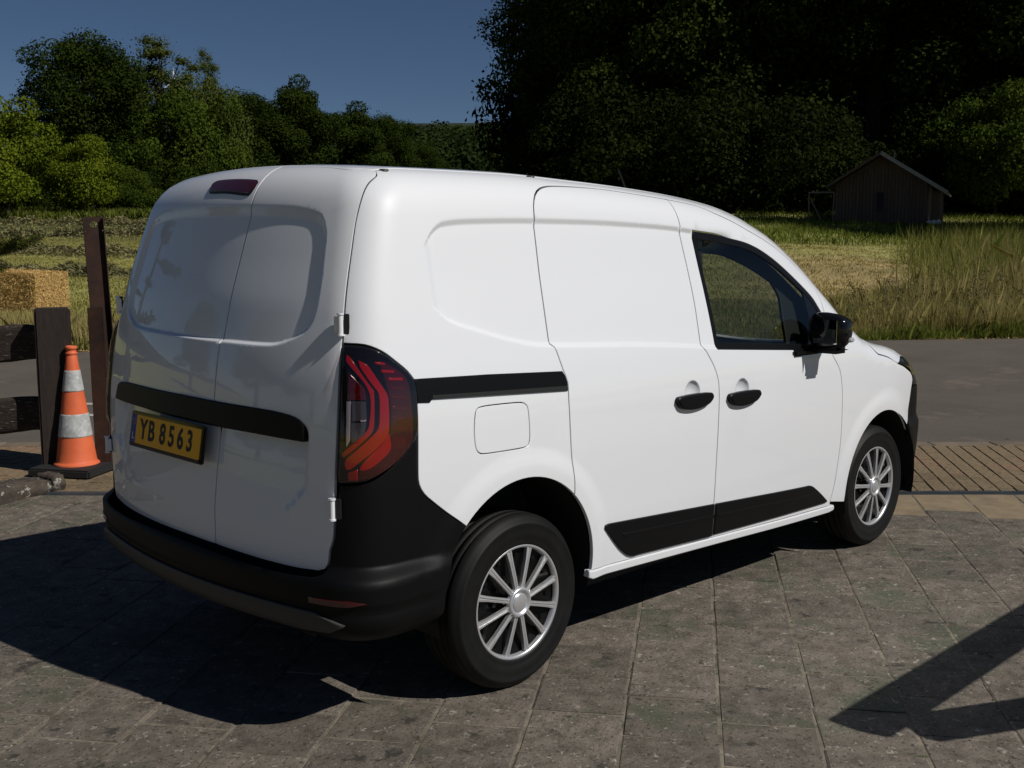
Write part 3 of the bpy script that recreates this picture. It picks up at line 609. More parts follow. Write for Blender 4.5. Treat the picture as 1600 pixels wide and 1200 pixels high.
# ---- front end
UN = XA+R0*PI/2+YS
fbl = lambda lo: cr([(3.045, .588), (3.072, .649), (3.092, .72), (3.112, .802)])+cr([(3.14, .812), (3.3, .795), (3.48, .825), (3.56, .88), (3.58, .93), (UN, .95)])
fa = farc(ang(ARC_F, (3.045, .590))-.3, -14)[0:]
fhalf = fa[::-1] if False else fa
fb_poly = fbl(0)+[(UF+XA-a, b) for a, b in fbl(0)[::-1]]+[(UF+XA-a, b) for a, b in fa]+ln((UF+XA-3.12, .24), (UF+XA-3.4, .22), (3.4, .22), (3.12, .24))+fa[::-1]
panel('front_bumper', fb_poly, M['black_plastic'], van, disp=D_bump, gap=.0015, depth=.03, bands=farchband+[([(u_, v_) for u_ in np.arange(2.9, 3.6, .03)], (0,)) for v_ in (.60, .615, .63, .645, .66)])

def sxy(pts, off=0):
    a = np.array(pts); p = posn(a[:, 0], a[:, 1], off, D_body)[0]; return [(q[0], q[1]) for q in p]
rf = [(-.47, 1.850)]+[(x, float(curve(sorted(vtop))(x))) for x in np.arange(-.42, 1.72, .06)]
edge_r = sxy([(a, b+.006) for a, b in rf])
rear_r = sxy(cr([(-.47, 1.850), (-.60, TOPV), (-.9, TOPV+.004), (UC, TOPV+.004)], .03))
hdr = [(edge_r[-1][0]+.10*(1-(y/edge_r[-1][1])**2), y) for y in np.linspace(edge_r[-1][1], -edge_r[-1][1], 13)]
roof = edge_r+hdr[1:-1]+[(x, -y) for x, y in edge_r[::-1]]+[(x, -y) for x, y in rear_r[1:]]+rear_r[1:-1][::-1]
zero = lambda u, v: np.zeros(np.broadcast(u, v).shape)
panel('roof', roof, M['paint'], van, fn=xyposn, disp=zero, gap=.003, step=.06, bev=.004, edge=.03)
ws_e = sxy([(a, b+.008) for a, b in cr([(1.76, 1.708), (2.0, 1.585), (2.2, 1.46), (2.34, 1.39), (2.44, 1.34), (2.50, 1.28)], .04)])
wb = [(ws_e[-1][0]+.36*(1-(y/ws_e[-1][1])**2), y) for y in np.linspace(ws_e[-1][1], -ws_e[-1][1], 17)]
hd2 = [(x+.012, y) for x, y in hdr]
ws = ws_e+wb[1:-1]+[(x, -y) for x, y in ws_e[::-1]]+hd2[::-1][1:-1]
panel('windscreen', ws, M['glass'], van, fn=xyposn, disp=zero, gap=.003, step=.06, depth=.004)
hl = sxy(cr([(2.51, 1.27), (2.565, 1.13), (2.604, 1.06), (2.632, 1.025), (2.668, .996), (2.78, .963), (2.905, .927), (2.98, .952), (3.1, .958), (3.3, .948), (3.5, .935), (3.6, .945), (UN, .955)], .03))
hood = hl+[(x, -y) for x, y in hl[:-1][::-1]]+[(x+.012, y) for x, y in wb[::-1]][1:-1]
panel('bonnet', hood, M['paint'], van, fn=xyposn, disp=zero, gap=-.0006, step=.04, bev=.0012, edge=.02, depth=.012)

# ---- dark inner lining (cargo box and lower cab), so gaps between panels look into darkness
us = np.arange(UF+.0, U2-3.35, -.05); vs_ = np.concatenate([np.arange(.30, 1.92, .05), [1.92]])
us = np.concatenate([np.arange(3.0, U2-3.45, -.05)])
UU, VV_ = np.meshgrid(us, vs_, indexing='ij'); o_, d_ = chart(UU, VV_); t_ = solve(o_, d_, 0, 1.6); P_ = o_+d_*(t_-.034)[..., None]
lin = MB(); nu, nv = UU.shape; Fl = []
for i in range(nu-1):
    for j in range(nv-1):
        uc = UU[i, j]-.025; um = uc if uc > XB+ (U2-XB)/2 else XB+U2-uc; vc = VV_[i, j]+.025
        if math.hypot(um-ARC_R[0], vc-ARC_R[1]) < .42 or math.hypot(um-ARC_F[0], vc-ARC_F[1]) < .42: continue
        if um > 1.10 and vc > 1.06: continue
        if um < -.2 and vc < .44: continue
        Fl.append((i*nv+j, (i+1)*nv+j, (i+1)*nv+j+1, i*nv+j+1))
lin.add([tuple(p) for p in P_.reshape(-1, 3)], Fl)
lin.box((.32, 0, 1.76), (1.56, 1.2, .02)); lin.box((1.11, 0, 1.02), (.02, 1.52, 1.42))          # roof lining, bulkhead
lin.box((1.36, 0, .31), (3.2, 1.16, .02)); lin.box((.0, 0, .31), (1.4, 1.16, .02)); lin.box((1.36, .0, .29), (1.9, 1.66, .02))
lin.box((-.62, 0, .36), (.30, 1.3, .02)); lin.box((3.3, 0, .55), (.02, 1.2, .6))
lin.box((1.3, 0, .24), (2.9, .30, .10)); lin.box((0, 0, .33), (.12, 1.5, .09)); lin.box((2.716, 0, .30), (.10, 1.4, .08))
lin.build('underbody_lining', M['dark'], van)
for cx, cz in (ARC_R[:2], ARC_F[:2]):
    for s_ in (-1, 1):
        m_ = MB(); R_ = .392 if cx < 1 else .39; n = 26; V = []; w0, w1 = (.885, .58)
        for i in range(n+1):
            a = math.radians(-18+216*i/n)
            for y in (w0, w1): V.append((cx+R_*math.cos(a), s_*y, cz+R_*math.sin(a)))
        m_.add(V, [(2*i, 2*i+1, 2*i+3, 2*i+2) for i in range(n)], True)
        m_.prism([(cx+R_*math.cos(math.radians(-18+216*i/n)), cz+R_*math.sin(math.radians(-18+216*i/n))) for i in range(n+1)], 0, .01, R=Matrix(((1, 0, 0), (0, 0, -1), (0, 1, 0))), c=(0, s_*w1, 0))
        m_.build('wheel_arch_liner', M['dark'], van)

# ---- cab: dashboard, steering wheel, seats
m_ = MB(); m_.box((2.42, 0, .86), (.55, 1.5, .30), bev=.08); m_.box((2.30, .38, 1.04), (.24, .42, .08), bev=.03); m_.build('dashboard', M['dash'], van)
m_ = MB(); c_ = Vector((2.0, .38, 1.02)); m_.tube([c_+Vector((.19*math.sin(t)*.4, .19*math.cos(t), .19*math.sin(t)*.92)) for t in np.linspace(0, 2*PI, 29)], .015, 8, caps=False)
m_.tube([c_, (2.25, .38, .92)], .035); m_.tube([c_+Vector((0, -.18, 0)), c_+Vector((0, .18, 0))], .014); m_.build('steering_wheel', M['dash'], van)
for y in (-.38, .38):
    R_ = Matrix.Rotation(math.radians(-14), 3, 'Y')
    m_ = MB(); m_.box((1.62, y, .62), (.50, .50, .16), bev=.05); m_.box((1.32, y, .92), (.13, .48, .60), R=R_, bev=.05); m_.box((1.22, y, 1.27), (.09, .26, .15), R=R_, bev=.035); m_.build('cab_seat', M['seat'], van)
m_ = MB(); m_.box((1.32, 0, 1.745), (.40, 1.1, .015)); m_.build('headlining', M['dash'], van)

# ---- number plate
pl = empty('number_plate'); pl.parent = van
pl.location = (-.861, .0975, .9266)
R_ = (Matrix.Rotation(.155, 3, 'Y') @ Matrix(((0, 0, -1), (-1, 0, 0), (0, 1, 0)))); pl.rotation_euler = R_.to_euler()   # local x to the right as read, y up, z outwards
m_ = MB(); m_.box((0, -.002, -.006), (.545, .135, .014), bev=.004); m_.build('plate_holder', M['gloss_black'], pl)
m_ = MB(); m_.box((.019, 0, .0025), (.478, .108, .003)); m_.build('plate_face', M['plate'], pl)
m_ = MB(); m_.box((-.2385, 0, .0025), (.036, .108, .003)); m_.build('country_band', M['plate_blue'], pl)
def text_mesh(name, s, size, m, parent, loc, sx=1, bold=0):
    c = bpy.data.curves.new(name, 'FONT'); c.body = s; c.size = size; c.align_x = 'CENTER'; c.align_y = 'CENTER'; c.extrude = .0006; c.offset = bold
    t = bpy.data.objects.new(name, c); C.objects.link(t); dg = bpy.context.evaluated_depsgraph_get(); me = bpy.data.meshes.new_from_object(t.evaluated_get(dg))
    bpy.data.objects.remove(t); bpy.data.curves.remove(c)
    for v in me.vertices: v.co.x *= sx
    me.materials.clear(); me.materials.append(m); o = obj(name, me, parent, loc); return o
for ch, x in zip('YB8563', (-.160, -.098, -.012, .054, .120, .186)):
    text_mesh('character', ch, .104, M['ink'], pl, (x, .000, .0045), .86, .0026)
text_mesh('country_letter', 'L', .036, M['white_ink'], pl, (-.2385, -.028, .0045), .9, .0006)
m_ = MB()
for i in range(12): m_.lathe([(0.0001, .0008), (.0014, .0008), (.0014, 0)], 6, 'z', c=(-.2385+.0105*math.cos(i*PI/6), .026+.0105*math.sin(i*PI/6), .004))
m_.build('star_ring', M['plate'], pl)
m_ = MB(); m_.lathe([(0.0001, .004), (.006, .004), (.007, 0)], 12, 'z', c=(.262, -.058, .001)); m_.build('plate_screw', M['trim'], pl)

# ---- hinges of the rear doors
for (u_, v_) in ((-.699, 1.372), (-.717, .790)):
    for sgn in (0, 1):
        p, n_ = frame_at(u_, v_); h_ = empty('door_hinge'); h_.parent = van
        if sgn: p.y *= -1; n_.y *= -1
        h_.location = p; n_ = Vector((n_.x, n_.y, 0)).normalized(); h_.rotation_euler = (0, 0, math.atan2(n_.y, n_.x))
        s_ = -1 if sgn else 1                                  # +y local = towards the door for the right side
        m_ = MB(); m_.tube([(.016, 0, -.034), (.016, 0, .034)], .009, 12); m_.tube([(.016, 0, .031), (.016, 0, .036)], .012, 12); m_.tube([(.016, 0, -.036), (.016, 0, -.031)], .012, 12); m_.build('hinge_barrel', M['paint'], h_)
        m_ = MB(); m_.box((.008, s_*-.012, 0), (.012, .026, .050), bev=.002); m_.build('hinge_arm', M['paint'], h_)
        m_ = MB(); m_.box((.003, s_*.015, 0), (.010, .018, .066), bev=.002); m_.build('hinge_plate', M['gasket'], h_)

# ---- door mirrors
for s_ in (-1, 1):
    mr = empty('door_mirror'); mr.parent = van; mr.location = (1.96, 0, 0)
    bm = bmesh.new(); bmesh.ops.create_uvsphere(bm, u_segments=32, v_segments=20, radius=1); bm.verts.index_update(); m_ = MB()
    for v in bm.verts:
        x, y, z = v.co; q = max((abs(x)**3.2+abs(y)**3.2+abs(z)**3.2)**(1/3.2), 1e-6); x, y, z = x/q, y/q, z/q
        tp_ = 1-.38*max(0, y*s_); x *= (.150 if x > 0 else .050)*tp_*(1-.55*min(1, max(0, -z))**1.5); y *= .100; z *= .090*(1-.14*(y*s_/.1)) if z > 0 else .085*(1-.45*max(0, x/.15))
        if x > 0: z *= 1-.35*(x/.15)**2; y *= 1-.20*(x/.15)**2
        v.co = Vector((x-.005-.10*(y*s_)*-.5, y*.95+s_*.986, z+1.205))
    m_.add([tuple(v.co) for v in bm.verts], [tuple(v.index for v in f.verts) for f in bm.faces], True); bm.free(); m_.build('mirror_housing', M['gloss_black'], mr)
    m_ = MB(); m_.box((.02, s_*.965, 1.122), (.12, .17, .034), bev=.016); m_.box((-.06, s_*.895, 1.112), (.24, .05, .035), bev=.012); m_.build('mirror_arm', M['trim'], mr)
    m_ = MB(); R_ = Matrix.Rotation(s_*math.radians(2), 3, 'Z'); m_.box((-.0505, s_*.990, 1.210), (.003, .125, .112), R=R_, bev=.0014); m_.build('mirror_glass', M['mirror'], mr)
    m_ = MB(); m_.box((.03, s_*1.082, 1.172), (.05, .014, .022), bev=.006); m_.build('indicator', M['amber'], mr)
# ---- aerial and roof plugs
m_ = MB(); m_.tube([(1.70, 0, 1.80), (1.58, 0, 1.985)], [.006, .004], 8); m_.tube([(1.73, 0, 1.775), (1.70, 0, 1.81)], [.03, .012], 10); m_.build('roof_aerial', M['trim'], van)
for x in (-.425, .275):
    for y in (-.655, .655):
        z = float(xyposn([x], [y], 0, zero)[0][0][2]); m_ = MB(); m_.lathe([(.0001, .0025), (.013, .0022), (.017, -.001), (.017, -.01)], 14, 'z', c=(x, y, z)); m_.build('roof_plug', M['skid'], van)

# ---- wheels
def make_wheel():
    r = empty('wheel')
    h = MB(); pf = [(.205, -.084), (.213, -.097), (.222, -.1005), (.232, -.0985), (.238, -.1015), (.262, -.1045), (.285, -.103), (.289, -.105), (.296, -.1035), (.300, -.098), (.311, -.090), (.319, -.080), (.3225, -.072)]
    tr = []
    for g in (-.055, -.019, .019, .055): tr += [(.3250, g-.006), (.3170, g-.0045), (.3170, g+.0045), (.3250, g+.006)]
    pf2 = pf+[(.3245, -.066)]+tr+[(.3245, .066)]+[(a, -b) for a, b in pf[::-1]]
    h.lathe(pf2, 72); h.build('tyre', M['tyre'], r)
    d = MB(); d.lathe([(.207, -.080), (.200, -.070), (.185, -.040), (.17, .0), (.12, .0), (.08, -.03), (.001, -.03)], 48); d.build('steel_wheel', M['steel_black'], r)
    d = MB(); d.lathe([(.001, -.060), (.060, -.062), (.075, -.056), (.150, -.060), (.200, -.074)], 48)
    for i in range(12):
        a = 2*PI*(i+.5)/12+.26
        for rr in (.105, .172): p = (rr*math.cos(a), -.064, rr*math.sin(a)); d.tube([p, (p[0], -.074, p[2])], [.011, .008], 10)
    d.build('hubcap_back', M['steel_black'], r)
    sp = MB(); sp.lathe([(.1985, -.078), (.2005, -.090), (.205, -.0955), (.2125, -.0975), (.2145, -.0935), (.2140, -.084)], 72)
    for i in range(12):
        a = 2*PI*i/12+.26+.02; ca, sa = math.cos(a), math.sin(a); pr = []
        for rr, hw, y in ((.050, .0088, -.100), (.10, .0086, -.0985), (.16, .0092, -.096), (.203, .0125, -.0925)):
            row = []
            for q, dy in ((-1, .014), (-1, 0), (-.35, -.001), (-.2, .0035), (.2, .0035), (.35, -.001), (1, 0), (1, .014)):
                wx, wz = rr*ca-q*hw*sa, rr*sa+q*hw*ca; row.append((wx, y+dy, wz))
            pr.append(row)
        V = [p for row in pr for p in row]; n = 8
        sp.add(V, [(i_*n+k_, i_*n+k_+1, (i_+1)*n+k_+1, (i_+1)*n+k_) for i_ in range(3) for k_ in range(7)], False)
    sp.build('hubcap_spokes', M['silver'], r)
    hb = MB(); hb.lathe([(.058, -.088), (.056, -.103), (.051, -.108), (.044, -.107), (.040, -.100), (.033, -.0985), (.033, -.1035), (.030, -.105), (.001, -.106)], 40); hb.build('hub_centre', M['silver'], r)
    for i in range(5):
        a = 2*PI*i/5+.5; m_ = MB(); p = (.067*math.cos(a), -.062, .067*math.sin(a)); m_.tube([p, (p[0], -.086, p[2])], .0085, 6, sm=False); m_.build('wheel_bolt', M['chrome'], r)
    return r
w0 = make_wheel(); kids = list(w0.children)
for i, (x, y, spin) in enumerate(((0, -.775, .05), (2.716, -.763, .42), (0, .775, .2), (2.716, .763, .9))):
    if i == 0: wv = w0
    else:
        wv = w0.copy(); C.objects.link(wv)
        for c in kids: d = c.copy(); C.objects.link(d); d.parent = wv
    wv.location = (x, y, .3245); wv.parent = van
    wv.rotation_euler = (0, spin, 0) if y < 0 else (0, spin, PI)
# ------------------------------------------------------------------ lie of the land: d = depth across the road, a = to the left along it
ND = np.array([.7015, .7127]); NA = np.array([-.7127, .7015]); DC, AC = -4.523, -.571
def da(x, y): return ND[0]*x+ND[1]*y, NA[0]*x+NA[1]*y
def xy(d, a): return d*ND[0]+a*NA[0], d*ND[1]+a*NA[1]
def edge_d(a): return 12.75-.15*a
def nz(x, y, s=1.0, k=0):
    return (np.sin(x*1.7*s+1.3+k)*np.cos(y*1.3*s+.7*k)+.5*np.sin(x*3.9*s+y*2.7*s+k)+.3*np.sin(y*7.1*s-x*5.3*s+2*k))/1.8
def H(x, y):
    x = np.asarray(x, float); y = np.asarray(y, float); d, a = da(x, y); s = (a-AC)/np.maximum(d-DC, 1)
    e = edge_d(np.clip(a, -30, 30)); q = d-e
    w = sst(-.02, .18, s)
    rt_ = .086*np.maximum(q, 0)-.03*np.maximum(q-36, 0); lf = .062*np.maximum(d-22, 0)
    h = rt_*(1-w)+lf*w
    h = np.where(d > 100, np.minimum(h, 6)+0*h, h)
    far = 15*sst(130, 300, d)+2*nz(x, y, .012)*sst(130, 200, d)+215*sst(700, 2400, d)
    h = np.minimum(h, 5.5)+far
    h = h+.05*nz(x, y, .9)*sst(0, 3, q)+.10*nz(x, y, .23)*sst(2, 10, q)
    h = np.where(q < .35, -.07+.085*sst(-.1, .35, q), h+.015)
    return h
def at(px, D):
    """ground position seen at picture column px (1600 wide) and depth D"""
    p = CAM[:2]+D*(fw[:2]/np.linalg.norm(fw[:2])+(px-800)/FPX*rt[:2]); return float(p[0]), float(p[1]), float(H(p[0], p[1]))
# terrain sheet
def spaced(lo, hi, s0, g, c=0):
    out = [c]; s = s0
    while out[-1] < hi: out.append(out[-1]+s); s *= g
    lo_ = [c]; s = s0
    while lo_[-1] > lo: lo_.append(lo_[-1]-s); s *= g
    return np.array(sorted(set(lo_[1:]+out)))
dv = np.concatenate([np.array([-3000, -1200, -500, -200, -90, -40, -15, -5, 2, 8, 11]), np.arange(11.2, 17, .22), np.arange(17, 32, .5)])
s = .6; q = 32.
while q < 4000: dv = np.append(dv, q); q += s; s *= 1.06
av = spaced(-3500, 3500, .5, 1.045, -2)
DD, AA = np.meshgrid(dv, av, indexing='ij'); X, Y = xy(DD, AA); Z = H(X, Y)
nd, na = DD.shape; V = np.stack([X, Y, Z], -1).reshape(-1, 3)
Fs = [(i*na+j, i*na+j+1, (i+1)*na+j+1, (i+1)*na+j) for i in range(nd-1) for j in range(na-1)]
tm = me_of('terrain', V, Fs, M['field'], True)
# field material: dry mown patch on the right, grassy elsewhere
def field_patch():
    m = M['field']; nt = m.node_tree; L = nt.links.new; b = nt.nodes['Principled BSDF']; src = b.inputs['Base Color'].links[0].from_socket
    at_ = _n(nt, 'ShaderNodeAttribute'); at_.attribute_name = 'dry'; mx = _n(nt, 'ShaderNodeMix', data_type='RGBA'); L(at_.outputs['Fac'], mx.inputs[0]); L(src, mx.inputs[6])
    nz_ = _n(nt, 'ShaderNodeTexNoise'); nz_.inputs['Scale'].default_value = .8; nz_.inputs['Detail'].default_value = 10; geo = _n(nt, 'ShaderNodeNewGeometry'); mp = _n(nt, 'ShaderNodeMapping'); mp.inputs['Rotation'].default_value = (0, 0, .55); mp.inputs['Scale'].default_value = (.35, 1.7, 1)
    L(geo.outputs['Position'], mp.inputs['Vector']); L(mp.outputs[0], nz_.inputs['Vector'])
    r = _n(nt, 'ShaderNodeValToRGB'); r.color_ramp.elements[0].position = .32; r.color_ramp.elements[0].color = (.20, .165, .065, 1); r.color_ramp.elements[1].position = .66; r.color_ramp.elements[1].color = (.46, .34, .155, 1)
    L(nz_.outputs['Fac'], r.inputs[0]); L(r.outputs[0], mx.inputs[7]); L(mx.outputs[2], b.inputs['Base Color'])
field_patch()
P2 = np.array([[V[i][0], V[i][1]] for i in range(len(V))])
S_ = -(da(P2[:, 0], P2[:, 1])[1]-AC)/np.maximum(da(P2[:, 0], P2[:, 1])[0]-DC, 1); D_ = da(P2[:, 0], P2[:, 1])[0]-DC
dry = sst(.16, .22, S_)*sst(.42, .36, S_+.03*nz(P2[:, 0], P2[:, 1], .5))*sst(18.5, 21, D_)*sst(33, 30.5, D_+10*np.maximum(S_-.30, 0))
at_ = tm.attributes.new('dry', 'FLOAT', 'POINT'); at_.data.foreach_set('value', dry.astype(np.float32))
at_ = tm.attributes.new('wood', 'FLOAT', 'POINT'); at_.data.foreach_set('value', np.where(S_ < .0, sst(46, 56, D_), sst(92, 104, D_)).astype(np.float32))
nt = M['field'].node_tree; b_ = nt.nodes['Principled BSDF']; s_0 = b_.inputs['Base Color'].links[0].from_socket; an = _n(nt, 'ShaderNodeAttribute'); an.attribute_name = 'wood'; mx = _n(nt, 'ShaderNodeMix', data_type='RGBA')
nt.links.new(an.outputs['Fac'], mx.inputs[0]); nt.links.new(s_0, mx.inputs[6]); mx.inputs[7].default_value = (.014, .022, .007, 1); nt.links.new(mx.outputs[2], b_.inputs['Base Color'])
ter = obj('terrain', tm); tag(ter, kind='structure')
# road
ar = np.concatenate([np.arange(-60, -14, 1.5), np.arange(-14, 14, .17), np.arange(14, 61, 1.5)]); rows = [4.36]+list(np.arange(5, 11.5, 1.))
V = []; 
for a_ in ar:
    for d_ in rows: V.append((*xy(d_, a_), 0))
    V.append((*xy(edge_d(a_)+.06*math.sin(a_*3.1)+.07*math.sin(a_*1.3)+rng.normal(0, .03), a_), 0))
n = len(rows)+1
road = obj('road', me_of('road', V, [(i*n+j, (i+1)*n+j, (i+1)*n+j+1, i*n+j+1) for i in range(len(ar)-1) for j in range(n-1)], M['asphalt'])); tag(road, kind='structure')
# short white lines seen between the posts
for (x0, y0), (x1, y1), wd in (((1.79, 7.43), (2.10, 7.12), .13), ((1.50, 6.70), (1.83, 6.37), .13)):
    m_ = MB(); dx, dy = x1-x0, y1-y0; l_ = math.hypot(dx, dy); nx, ny = -dy/l_*wd, dx/l_*wd
    x0 -= dx*4; y0 -= dy*4
    m_.add([(x0, y0, .004), (x1, y1, .004), (x1-nx, y1-ny, .004), (x0-nx, y0-ny, .004)], [(0, 3, 2, 1)]); o_ = m_.build('road_marking', M['white_paint_line']); o_['kind'] = 'structure'
# ------------------------------------------------------------------ paving
yard = obj('paved_yard', None) ; tag(yard, kind='structure')
bd = MB(); c4 = [xy(-9, -16), xy(-9, 16), xy(2.6, 16), xy(2.6, -16)]; bd.add([(x, y, -.0035) for x, y in c4], [(3, 2, 1, 0)]); bd.build('joint_bed', M['joint'], yard)
bd = MB(); bd.add([(*xy(*q), -.008) for q in ((2.6, -16), (2.6, 16), (4.365, 16), (4.365, -16))], [(3, 2, 1, 0)]); bd.build('brick_bed', M['brick_bed'], yard)
TD = (math.cos(math.radians(36)), math.sin(math.radians(36)))
def tp(t, p): return t*TD[0]-p*TD[1], t*TD[1]+p*TD[0]          # along / across the joints
def clip(poly, lo, hi):
    for sgn, lim in ((1, hi), (-1, -lo)):
        out = []
        for i in range(len(poly)):
            a_, b_ = poly[i], poly[(i+1) % len(poly)]; fa_ = lim-sgn*da(*a_)[0]; fb_ = lim-sgn*da(*b_)[0]
            if fa_ >= 0: out.append(a_)
            if fa_*fb_ < 0: t = fa_/(fa_-fb_); out.append((a_[0]+(b_[0]-a_[0])*t, a_[1]+(b_[1]-a_[1])*t))
        poly = out
        if len(poly) < 3: return []
    return poly
def inview(x, y, m=60):
    v = np.array([x, y, 0])-CAM; z = v@fw
    if z < 1.5: return False
    px = 800+FPX*(v@rt)/z; py = 600-FPX*(v@up)/z; return -m < px < 1600+m and -m < py < 1200+m
def slab(poly, h, bev, jag=0):
    """paver: top face with a worn chamfer, corners slightly knocked off"""
    n = len(poly); c = np.mean(poly, 0)
    def shr(k, j=0): 
        out = []
        for i in range(n):
            p = np.array(poly[i]); v = c-p; l = np.linalg.norm(v); r_ = rng.uniform(-j, j, 2) if j else 0; out.append(p+v/l*k*1.3+r_)
        return out
    a_ = shr(0, jag); b_ = shr(bev); V = [(*q, -h) for q in a_]+[(*q, -bev*.6) for q in a_]+[(*q, 0) for q in b_]
    Fs = [tuple(range(2*n, 3*n))]+[(r*n+i, r*n+(i+1) % n, (r+1)*n+(i+1) % n, (r+1)*n+i) for r in (0, 1) for i in range(n)]
    return V, Fs
def lay(kind, cells, mats, joint, h, bev, limit=290):
    """cells = list of (polygon, whole?, material key, centre)"""
    cells.sort(key=lambda c: math.hypot(c[3][0]-CAM[0], c[3][1]-CAM[1]))
    vis = [c for c in cells if inview(*c[3])]; hid = [c for c in cells if not inview(*c[3])]
    # those under the van show nothing
    base = {}; rest = {}
    for k, (poly, whole, mk, cen) in enumerate(vis+hid):
        rel = [(p[0]-cen[0], p[1]-cen[1]) for p in poly]; tilt = rng.normal(0, .006, 2); dz = rng.normal(0, .0011)
        if k < min(limit, len(vis)):
            if whole:
                key = (mk, int(rng.integers(0, 8)))
                if key not in base: V, F_ = slab(rel, h, bev, .0035 if kind == 'paver' else .002); base[key] = me_of(kind, V, F_, M[mk])
                me = base[key]
            else: V, F_ = slab(rel, h, bev, .0015); me = me_of(kind, V, F_, M[mk])
            o = obj(kind, me, yard, (cen[0], cen[1], dz)); o.rotation_euler = (tilt[0], tilt[1], 0)
        else:
            V, F_ = slab(rel, h, bev); rest.setdefault(mk, MB()).add([(v[0]+cen[0], v[1]+cen[1], v[2]+dz+v[0]*tilt[1]) for v in V], F_)
    for mk, mb in rest.items(): o = mb.build(kind+'s', M[mk], yard); o['kind'] = 'stuff'
cells = []; SP = .3256; J = .0038
for k in range(-45, 30):
    p1 = -1.104-SP*k; p0 = p1-SP; ph = .130 if k % 2 == 0 else .285
    for i in range(-26, 36):
        t0 = ph+SP*i; poly = [tp(t0+J, p0+J), tp(t0+SP-J, p0+J), tp(t0+SP-J, p1-J), tp(t0+J, p1-J)]; cen = tp(t0+SP/2, (p0+p1)/2); d_, a_ = da(*cen)
        if d_ > 2.9 or d_ < -6.5 or abs(a_) > 7.5: continue
        q = clip(poly, -99, 2.475)
        if len(q) < 3: continue
        ar_ = abs(sum(q[i][0]*q[(i+1) % len(q)][1]-q[(i+1) % len(q)][0]*q[i][1] for i in range(len(q))))/2
        if ar_ < .004: continue
        whole = ar_ > .99*(SP-2*J)**2; cc = cen if whole else tuple(np.mean(q, 0))
        cells.append((q, whole, 'stone_y' if d_ > 1.93 and a_ < 1.2 else 'stone', cc))
lay('paver', cells, None, J, .04, .006)
cells = []; BW, BL, J = .1085, .205, .0046
for k in range(-110, 80):
    p0 = -3.229+BW*k
    for i in range(-40, 60):
        t0 = BL*i+(BL/2 if k % 2 else 0); poly = [tp(t0+J, p0+J), tp(t0+BL-J, p0+J), tp(t0+BL-J, p0+BW-J), tp(t0+J, p0+BW-J)]; cen = tp(t0+BL/2, p0+BW/2); d_, a_ = da(*cen)
        if d_ < 2.5 or d_ > 4.3 or abs(a_) > 9: continue
        q = clip(poly, 2.605, 4.20)
        if len(q) < 3: continue
        ar_ = abs(sum(q[i][0]*q[(i+1) % len(q)][1]-q[(i+1) % len(q)][0]*q[i][1] for i in range(len(q))))/2
        if ar_ < .0015: continue
        whole = ar_ > .985*(BL-2*J)*(BW-2*J)
        # courses hidden behind the van are left to the joined mesh
        cells.append((q, whole, 'brick', cen if whole else tuple(np.mean(q, 0))))
lay('brick', cells, None, J, .04, .004, 280)
for a_ in np.arange(-9, 9, .5):      # kerb course along the road and the drain channel
    q = [xy(4.207, a_+.004), xy(4.207, a_+.496), xy(4.358, a_+.496), xy(4.358, a_+.004)][::-1]; c_ = np.mean(q, 0); V, F_ = slab([tuple(np.array(p)-c_) for p in q], .05, .005)
    obj('kerb_stone', me_of('kerb_stone', V, F_, M['kerb']), yard, (c_[0], c_[1], rng.normal(.002, .001)))
for a_ in np.arange(-9, 9, 1.):
    q = [xy(2.482, a_+.003), xy(2.482, a_+.997), xy(2.598, a_+.997), xy(2.598, a_+.003)][::-1]; c_ = np.mean(q, 0); V, F_ = slab([tuple(np.array(p)-c_) for p in q], .05, .003)
    o_ = obj('drain_cover', me_of('drain_cover', V, F_, M['drain']), yard, (c_[0], c_[1], -.002))
    sl = MB()
    for r in (.02, .06): 
        q = [xy(2.482+r, a_+.02), xy(2.482+r, a_+.98), xy(2.482+r+.012, a_+.98), xy(2.482+r+.012, a_+.02)][::-1]; sl.add([(p[0]-c_[0], p[1]-c_[1], .0012) for p in q], [(0, 1, 2, 3)])
    sl.build('drain_slot', M['dark'], o_)
# bits of moss and grit in the joints
gm = MB()
for i in range(2600):
    k = int(rng.integers(-10, 12)); t = rng.uniform(-3, 4.5)
    if rng.random() < .6: x, y = tp(t, -1.104-SP*k+rng.normal(0, .006))
    else: x, y = tp((.13 if k % 2 == 0 else .285)+SP*int(rng.integers(-10, 14))+rng.normal(0, .006), -1.104-SP*k-rng.uniform(0, SP))
    if da(x, y)[0] > 2.4 or not inview(x, y): continue
    if nz(x, y, 1.1, 3) < -.15: continue
    r = rng.uniform(.003, .010); z = rng.uniform(-.001, .003); a_ = rng.uniform(0, PI)
    gm.add([(x+r*math.cos(a_), y+r*math.sin(a_), z-.004), (x-r*math.cos(a_+.9), y-r*math.sin(a_+.9), z-.004), (x+r*math.cos(a_+2), y-r*math.sin(a_+2), z-.004), (x, y, z+.003)], [(0, 1, 3), (1, 2, 3), (2, 0, 3)])
o_ = gm.build('joint_debris', mat('debris', (.20, .17, .12), .9, var=(.05, .065, .02), scale=3, coord='World')); o_['kind'] = 'stuff'
